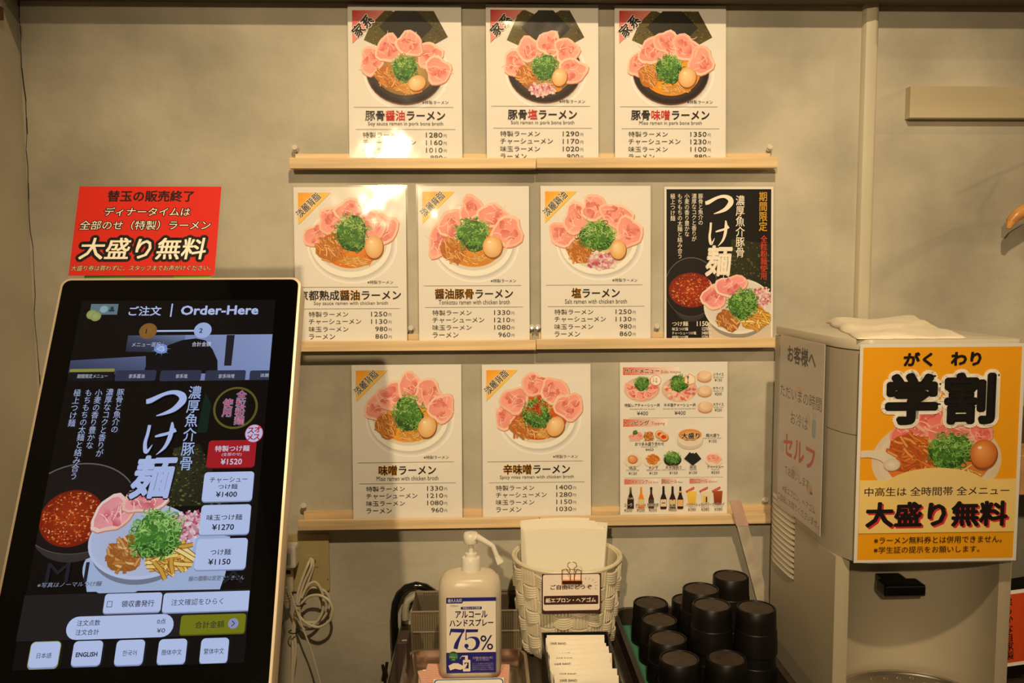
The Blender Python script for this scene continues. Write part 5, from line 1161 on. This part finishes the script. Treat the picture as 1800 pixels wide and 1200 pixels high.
MB().prism(front, zm+g_/2, zl-g_, smooth=True).build('front_cover', M_BODY, disp, world=True)
MB().prism(front, zlip, zm-g_/2, smooth=True).build('lower_cover', M_BODY, disp, world=True, bevel=0)
MB().box((XD, yF+dep+.004+g_, zlip), (XR, yb, zl-g_)).build('rear_shell', M_BODY, disp, world=True)
MB().prism([(x*.0+(XD+XR)/2+(x-(XD+XR)/2)*.97, y+.004) for x, y in cut(yb-.01)], zlip+.003, zl+.002).build('inner_core', M_DARK, disp, world=True)
# lower part with the dispensing recess
yp = atx(1467, 1100, XD).y; xp0 = aty(1490, 1100, yp).x; xp1 = aty(1752, 1100, yp).x; xo = aty(1776, 1100, yp).x
zf = ZC+.035; dR = .10
arc = [((xp0+xp1)/2+(xp1-xp0)/2*cos(radians(q)), yp+.012+dR*sin(radians(q))**.8 if q not in (0, 180) else yp+.012) for q in range(0, 181, 9)]
poly = [(xo, yb), (XD, yb), (XD, yp+.003), (XD+.003, yp), (xp0, yp)]+arc[::-1]+[(xp1, yp), (xo-.003, yp), (xo, yp+.003)]
MB().prism(poly, zf, zlip-.0005, smooth=True).build('recess_shell', mat('recess_plastic', (.42, .375, .28), .4, spec=.4), disp, world=True, sharp=45)
MB().prism([(xo, yb), (XD, yb), (XD, yp+.003), (XD+.003, yp), (xo-.003, yp), (xo, yp+.003)], ZC, zf-.0004).build('base', M_BODY, disp, world=True)
# lever
l0, l1 = aty(1556, 1029, yp+.045), aty(1628, 1049, yp+.045)
MB().box((l0.x, yp+.045, l1.z), (l1.x, yp+.078, l0.z)).box((l0.x+.012, yp+.077, l1.z+.002), (l1.x-.012, yp+.108, l0.z-.002)).build('dispensing_lever', mat('lever_black', (.004, .004, .004), .1), disp, world=True, bevel=.004)
q_ = .0025; rl = [(l0.x+q_, yp+.0445, l1.z+q_), (l1.x-q_, yp+.0445, l1.z+q_), (l1.x-q_, yp+.0445, l0.z-q_), (l0.x+q_, yp+.0445, l0.z-q_)]
MB().tube(rl, .0007, 6, closed=True).build('chrome_edge', M_METAL, disp, world=True)
# small printed instructions inside the recess
t0_ = aty(1496, 1035, yp+.045)
# small printed instructions following the curved recess wall
cxr, hw_ = (xp0+xp1)/2, (xp1-xp0)/2
def onarc(q): return Vector((cxr+(hw_-.0018)*cos(radians(q)), yp+.012+(dR-.0022)*sin(radians(q))**.8, 0))
z_hi = aty(1500, 1033, yp+.03).z; mbp = MB()
R = random.Random(12)
for i in range(8):
    q = 150.0; z = z_hi-i*.0052
    while q > 130+R.uniform(0, 3):
        dq = R.uniform(.5, 1.3); a0_, a1_ = onarc(q), onarc(q-dq)
        mbp.add([a0_+Vector((0, 0, z)), a1_+Vector((0, 0, z)), a1_+Vector((0, 0, z+.0018)), a0_+Vector((0, 0, z+.0018))], [(0, 1, 2, 3)]); q -= dq+.45
mbp.build('printed_instructions', mat('brown_ink', (.20, .16, .11), .6), disp, world=True, kind='stuff')
# drip tray
zt_ = zf+.002; eb = atz(1600, 1179, zt_); rxT = (xp1-xp0)/2*.9; ryT = .075; cT = Vector(((xp0+xp1)/2-.004, eb.y-ryT, 0))
mb = MB(); n = 48
def el(rx, ry, z): return [Vector((cT.x+rx*cos(2*pi*i/n), cT.y+ry*sin(2*pi*i/n), z)) for i in range(n)]
tr_ = mb.loft([el(rxT, ryT, zf-.0003), el(rxT, ryT, zt_+.004), el(rxT-.004, ryT-.004, zt_+.0055), el(rxT-.009, ryT-.009, zt_+.002), el(rxT-.011, ryT-.011, zt_-.001)]).build('drip_tray', M_METAL, disp, world=True, sharp=70)
first = None
for i in range(9):
    for j in range(5):
        x = cT.x-rxT+.03+i*.0215+(j % 2)*.0107; y = cT.y+ryT-.022-j*.02
        if ((x-cT.x)/(rxT-.02))**2+((y-cT.y)/(ryT-.015))**2 > 1: continue
        if first is None:
            first = MB().lathe([(0, .0022), (.002, .0018), (.004, 0)], 12).build('raised_stud', M_METAL, tr_)
            o = first
        else: o = first.copy(); COL.objects.link(o); o.parent = tr_
        o.location = FR[disp.name].inverted() @ Vector((x, y, zt_-.001))
# louvres
v0 = atx(1357, 940, XD).y; v1 = atx(1397, 940, XD).y; zA = atx(1357, 863, XD).z; zBt = atx(1357, 976, XD).z; v0 = min(v0, yb-.004)
nL = 13; st = (zA-zBt)/(nL-1); fl = None
for i in range(nL):
    z = zA-i*st
    if fl is None:
        pr = [(0, 0), (-.0004, 0), (-.0038, -.004), (-.0040, -.0052), (0, -.0048)]
        nseg = 10; rings = []
        for s in range(nseg+1):
            k_ = sin(pi*min(1, max(0, s/nseg)))**.35 if 0 < s < nseg else .02; yy = v1+(v0-v1)*s/nseg
            rings.append([Vector((XD+p[0]*k_, yy, p[1])) for p in pr])
        mb = MB().loft(rings); Mi = FR[disp.name].inverted(); off = Vector((0, 0, 0))
        mb.v = [v-Vector((FR[disp.name].translation.x, FR[disp.name].translation.y, 0)) for v in mb.v]
        fl = o = mb.build('louvre', M_LIDM, disp); fs_ = MB().box((XD-.0006, v1, -.0068), (XD, v0, -.0050)); fs_.v = [v-Vector((FR[disp.name].translation.x, FR[disp.name].translation.y, 0)) for v in fs_.v]
        fsl = fs_.build('slot', M_DARK, o); FR[fsl.name] = Matrix()
    else:
        o = fl.copy(); COL.objects.link(o); o.parent = disp; s2 = fsl.copy(); COL.objects.link(s2); s2.parent = o
    o.location = (0, 0, z-ZC)

# yellow poster on the dispenser front
yP = yF-.0012; y2 = lambda x, y: (1350+x/2.7267, 560+y/2.7267)
def Yp(x, y): p = aty(*y2(x, y), yP); return p
q0, q1 = Yp(442, 122), Yp(1188, 1158)
t = thing('discount_poster', 'yellow student discount poster taped to the dispenser front', 'poster', frame(Vector((q0.x, yP, q0.z)), Vector((1, 0, 0)), Vector((0, 0, 1)), Vector((0, -1, 0))))
ww, hh_ = q1.x-q0.x, q0.z-q1.z
MB().box((0, -hh_, -.0005), (ww, 0, 0)).build('paper_sheet', M_PAPER, t)
sx, sy = ww/746, hh_/1036
A = Art(lambda x, y: ((x-442)*sx, -(y-122)*sy), clip=(457, 138, 1172, 1145))
A.rect(457, 138, 1172, 1145, (248, 176, 22)); A.h += 1e-5
BK = (20, 16, 14)
A.fan(805, 790, 262, 150, (226, 196, 150), (216, 180, 130), rings=2, n=48)
A.fan(805, 672, 296, 205, (238, 226, 208), (230, 214, 192), rings=2, n=48); A.fan(805, 668, 268, 180, (224, 196, 160), (236, 222, 204), rings=2, n=48)
A.fan(812, 672, 240, 150, (236, 150, 70), (226, 130, 50), rings=2)
for i, (x, y, rx, ry, a) in enumerate(((700, 515, 110, 60, -.2), (800, 488, 120, 70, .1), (930, 520, 120, 66, .3), (860, 545, 120, 50, 0), (1000, 545, 60, 44, .4), (640, 560, 60, 50, .3))): chashu(A, x, y, rx, ry, a, 120+i, fat=(246, 170, 150), meat=(240, 128, 122), deep=(222, 92, 96))
strips(A, 880, 735, 150, 36, 31, 70, ((246, 200, 120), (236, 180, 90), (250, 214, 150)), .05, .2, (226, 150, 70), .5)
strips(A, 690, 640, 118, 104, 32, 110, ((236, 136, 52), (222, 112, 40), (246, 164, 84), (204, 92, 30)), .09, .6, (196, 90, 30), .7)
R = random.Random(5)
scallion(A, 862, 625, 104, 88, 33, 330)
egg(A, 1015, 640, 60, 68, 0, ((246, 176, 104), (206, 112, 46)))
A.stroke([(440, 640), (500, 636), (560, 650), (600, 680)], [30, 34, 44, 60], (232, 224, 208), smooth=5); A.fan(600, 688, 38, 30, (244, 238, 226), (220, 206, 188), rings=2)
A.text('がく', (640, 163, 765, 224), BK, .045); A.text('わり', (853, 163, 985, 222), BK, .045)
for s_, bx in (('学', (572, 268, 788, 490)), ('割', (838, 268, 1048, 490))):
    v2 = bx; A.text(s_, bx, BK, .052, (255, 252, 244), .068)
A.rect(457, 762, 1172, 1015, (250, 222, 140)); A.fan(805, 800, 235, 95, (240, 216, 160), (244, 216, 140), rings=1); A.h += 1e-5
A.text('中高生は 全時間帯 全メニュー', (480, 796, 1140, 838), (40, 30, 20), .012)
A.text('大盛り無料', (500, 878, 1142, 992), (226, 50, 70), .04); A.text('大盛り無料', (492, 870, 1134, 984), BK, .04)
A.text('※ラーメン無料券とは併用できません。', (530, 1033, 1116, 1067), (40, 28, 16), .008); A.text('※学生証の提示をお願いします。', (530, 1080, 1015, 1112), (40, 28, 16), .008)
A.build('printed_artwork', M_PRINT, t)
MB().box((-.001, -hh_-.001, A.h+.0002), (ww+.001, .001, A.h+.00045)).build('laminate_film', M_FILM, t)

# sheet taped on the dispenser's side
xs = XD-.0045; d5 = lambda x, y: (1340+x/6.317, 590+y/6.317); d6 = lambda x, y: (1340+x/5, 760+y/5)
Sr, Su, Sn = Vector((0, -1, 0)), Vector((0, 0, 1)), Vector((-1, 0, 0)); SP = atx(1372, 600, xs)
def sk(px, py): p = atx(px, py, xs)-SP; return (-p.y*1000, -p.z*1000)
tl, br = sk(1372, 590), sk(1447, 948)
sy0_ = sk(1372, 588)[1]; sy1_ = (sk(1362, 880)[1]+br[1])/2
t = thing('taped_notice', 'rippled laminated notice with red and black words on the dispenser side', 'sign', frame(SP, Sr, Su, Sn))
x_a, x_b = sk(1370, 700)[0]/1000, sk(1448, 700)[0]/1000; z_a, z_b = -sy0_/1000, -sy1_/1000
MB().box((x_a, z_b, -.0005), (x_b, z_a, 0)).build('paper_sheet', mat('notice_paper', (.60, .56, .50), .6), t)
A = Art(lambda x, y: (x/1000, -y/1000))
def sl(p, q, hpx, s_, col, bold=0, out_=None):
    a = sk(*p); b = sk(*q); m = ((p[0]+q[0])/2, (p[1]+q[1])/2); h = sk(m[0], m[1]+hpx/2)[1]-sk(m[0], m[1]-hpx/2)[1]; yc_ = (a[1]+b[1])/2
    A.text(s_, (a[0], yc_-h/2, b[0], yc_+h/2), col, bold)
INK = (18, 12, 12)
R = random.Random(6)
for k_ in range(7): A.blob(R.uniform(x_a*1000+18, x_b*1000-18), R.uniform(-z_a*1000+15, -z_b*1000-15), 12, 9, (208, 178, 162) if k_ % 2 else (186, 176, 160), 0, .2, k_, 16)
A.h += 2e-5
sl(d5(283, 190), d5(592, 275), 31, 'お客様へ', INK, .03); sl(d5(203, 590), d5(658, 775), 24, 'ただいまの時間', INK); sl(d5(315, 905), d5(505, 985), 24, 'お冷は', INK)
sl(d6(188, 110), d6(460, 225), 37, 'セルフ', (190, 30, 24), .03); sl(d6(196, 325), d6(412, 460), 17, 'でお願いします', INK)
sl(d6(178, 490), d6(465, 680), 14, '※紙エプロン、ヘアゴム', INK); sl(d6(135, 545), d6(495, 815), 14, 'ご自由にお取りくださいませ。', INK)
a = sk(*d5(572, 1030)); A.rect(a[0]-8, a[1]-15, a[0]+8, a[1]+15, (140, 160, 166), r=5); A.rect(a[0]-7, a[1]-25, a[0]+7, a[1]-16, (200, 176, 150), r=3)
a = sk(*d6(430, 490)); A.poly([(a[0]-5, a[1]+6), (a[0], a[1]-6), (a[0]+5, a[1]+6)], (214, 140, 60)); A.h += 1e-5; A.rect(a[0]-5, a[1]+6, a[0]+5, a[1]+10, (60, 50, 44))
A.build('printed_artwork', M_PRINT, t)
R = random.Random(2)
def fn(s, v):
    x = x_a-.006+(x_b-x_a+.008)*s; y = z_a+.003-(z_a-z_b+.006)*v
    return (x, y, A.h+.0005+.0007*(1+sin(11*s+7*v+1.3)*.4+sin(23*v-5*s)*.4))
MB().grid(fn, 18, 40).build('laminate_film', M_FILMR, t)

# towel on the lid
M_TOWEL = mat('white_towel', (.80, .74, .60), .95, bump=(400, .0012))
cs = [atz(px, py, ztop) for px, py in ((1452, 568), (1608, 562), (1726, 599), (1532, 601))]
cs[2].y = max(cs[2].y, yF+.006); cs[3].y = max(cs[3].y, yF+.008)
R = random.Random(9)
def tw(s, v):
    p = (cs[0]*(1-s)+cs[1]*s)*(1-v)+(cs[3]*(1-s)+cs[2]*s)*v
    e_ = min(1, min(s, 1-s)*14, min(v, 1-v)*12); fold = .004 if s < .62 else .0
    h_ = (e_**.5)*(.0055+.0018*sin(9*s+5*v)+.0012*sin(17*v-6*s)+(.004 if v < .5+.2*sin(4*s) else 0))
    j = .002*sin(30*s+3)*(1 if v < .05 or v > .95 else 0)
    return (p.x+.0015*sin(19*v), p.y+j, ztop+.0004+h_)
m_ = MB().grid(tw, 56, 30)
o = m_.build('folded_towel', M_TOWEL); o['label'] = 'white terry towel folded flat on top of the water dispenser'; o['category'] = 'towel'
sol = o.modifiers.new('s', 'SOLIDIFY'); sol.thickness = .0003; sol.offset = 1

# ---------------------------------------------------------------- right-hand bay
a = aty(1601, 151, -.02); b = aty(1601, 207, -.02)
t = thing('hanger_rail', 'pale painted board fixed high on the right wall', 'wall rail', (a.x, 0, b.z))
MB().box((a.x, -.02, b.z), (2.0, -.0003, a.z)).build('rail_board', M_BOARD, t, world=True, bevel=.001)
# wooden coat hanger
M_HANG = mat('hanger_wood', (.66, .32, .09), .3, noise=(10, .2, 4, (1, 1, 6)))
h0 = [aty(x, y, -.06) for x, y in ((1773, 402), (1777, 388), (1790, 376), (1812, 362), (1850, 340), (1900, 318), (1950, 310))]
t = thing('coat_hanger', 'varnished wooden coat hanger, only its left tip in view', 'hanger', h0[-1])
top_ = [Vector((p.x, -.06, p.z)) for p in h0]; cxh = top_[-1].x
rs = [.004, .009, .0115, .011, .010, .010, .011]
mbh = MB().tube(top_+[Vector((2*cxh-p.x, p.y, p.z)) for p in top_[-2::-1]], rs+rs[-2::-1], 12); mbh.build('hanger_arms', M_HANG, t, world=True)
zz0 = top_[-1].z; zr_ = b.z
MB().tube([(cxh, -.06, zz0), (cxh, -.06, zz0+.045), (cxh+.012, -.06, zz0+.06), (cxh+.014, -.056, zz0+.08), (cxh, -.052, zz0+.092), (cxh-.01, -.05, zz0+.085)], .0018, 8).build('hook', M_METAL, t, world=True)
MB().tube([(cxh, -.021, zz0+.088), (cxh, -.075, zz0+.088)], .004, 10).build('wall_peg', M_METAL, t, world=True)
MB().box((cxh-.008, -.0205, zz0+.070), (cxh+.008, -.0003, zz0+.12)).build('peg_plate', M_METAL, t, world=True)
# wooden shelf edge, red notice beyond the dispenser
p = aty(1787, 815, -.30)
t = thing('side_shelf', 'light wooden shelf edge showing beyond the dispenser', 'shelf', (p.x+.2, -.2, p.z))
za, zb2 = aty(1795, 800, -.33).z, aty(1795, 870, -.33).z
MB().box((XR+.02, -.33, zb2), (2.1, -.0005, za)).build('shelf_slab', mat('shelf_wood', (.46, .27, .12), .5, noise=(8, .2, 5, (1, 6, 6))), t, world=True, bevel=.002)
p1_, p2_ = aty(1796, 740, -.25), aty(1796, 700, -.25)
t = thing('dark_bin', 'dark box on the wooden shelf just beyond the dispenser edge', 'box', (XR+.1, -.2, za))
MB().box((XR+.035, -.24, za), (XR+.26, -.12, za+.045)).build('box_body', mat('dark_brown_box', (.05, .03, .02), .5), t, world=True, bevel=.003)
rp0, rp1 = aty(1772, 1045, -.30), aty(1800, 1190, -.30)
sl_ = radians(12)
t = thing('red_notice', 'orange red notice with handwritten black lines leaning beyond the dispenser', 'sign', frame(Vector((XR+.034, -.30, rp0.z)), Vector((cos(.17), 0, -sin(.17)*.2)).normalized(), Vector((-.17, 0, .985)).normalized(), Vector((0, -1, 0))))
NH = rp0.z-ZC-.03
MB().box((0, -NH, -.001), (.18, 0, 0)).build('paper_sheet', M_PAPER, t)
A = Art(); A.rect(.006, .006, .175, NH-.006, (206, 74, 30)); A.h += 1e-5
for i, s_ in enumerate(('こだわりの一杯', '柔らかな自家製')): A.vtext(s_, .036+i*.021, .010, .118, .016, (24, 14, 12), bold=.02)
A.build('printed_artwork', M_PRINT, t)
MB().box((XR+.06, -.28, ZC), (XR+.18, -.24, rp0.z-.01)).build('easel_block', M_BLACK, t, world=True)
# brown block high on the left wall
a = aty(0, 18, -.0)
t = thing('wall_bracket', 'small dark brown wooden block high on the left wall', 'bracket', (XL+.01, -.2, a.z))
za, zb3 = atx(1, 16, XL+.002).z, atx(1, 38, XL+.002).z
yb3 = atx(7, 28, XL+.012).y
MB().box((XL+.0003, yb3-.08, zb3), (XL+.012, yb3, za)).build('block', mat('brown_block', (.10, .045, .02), .5), t, world=True, bevel=.001)
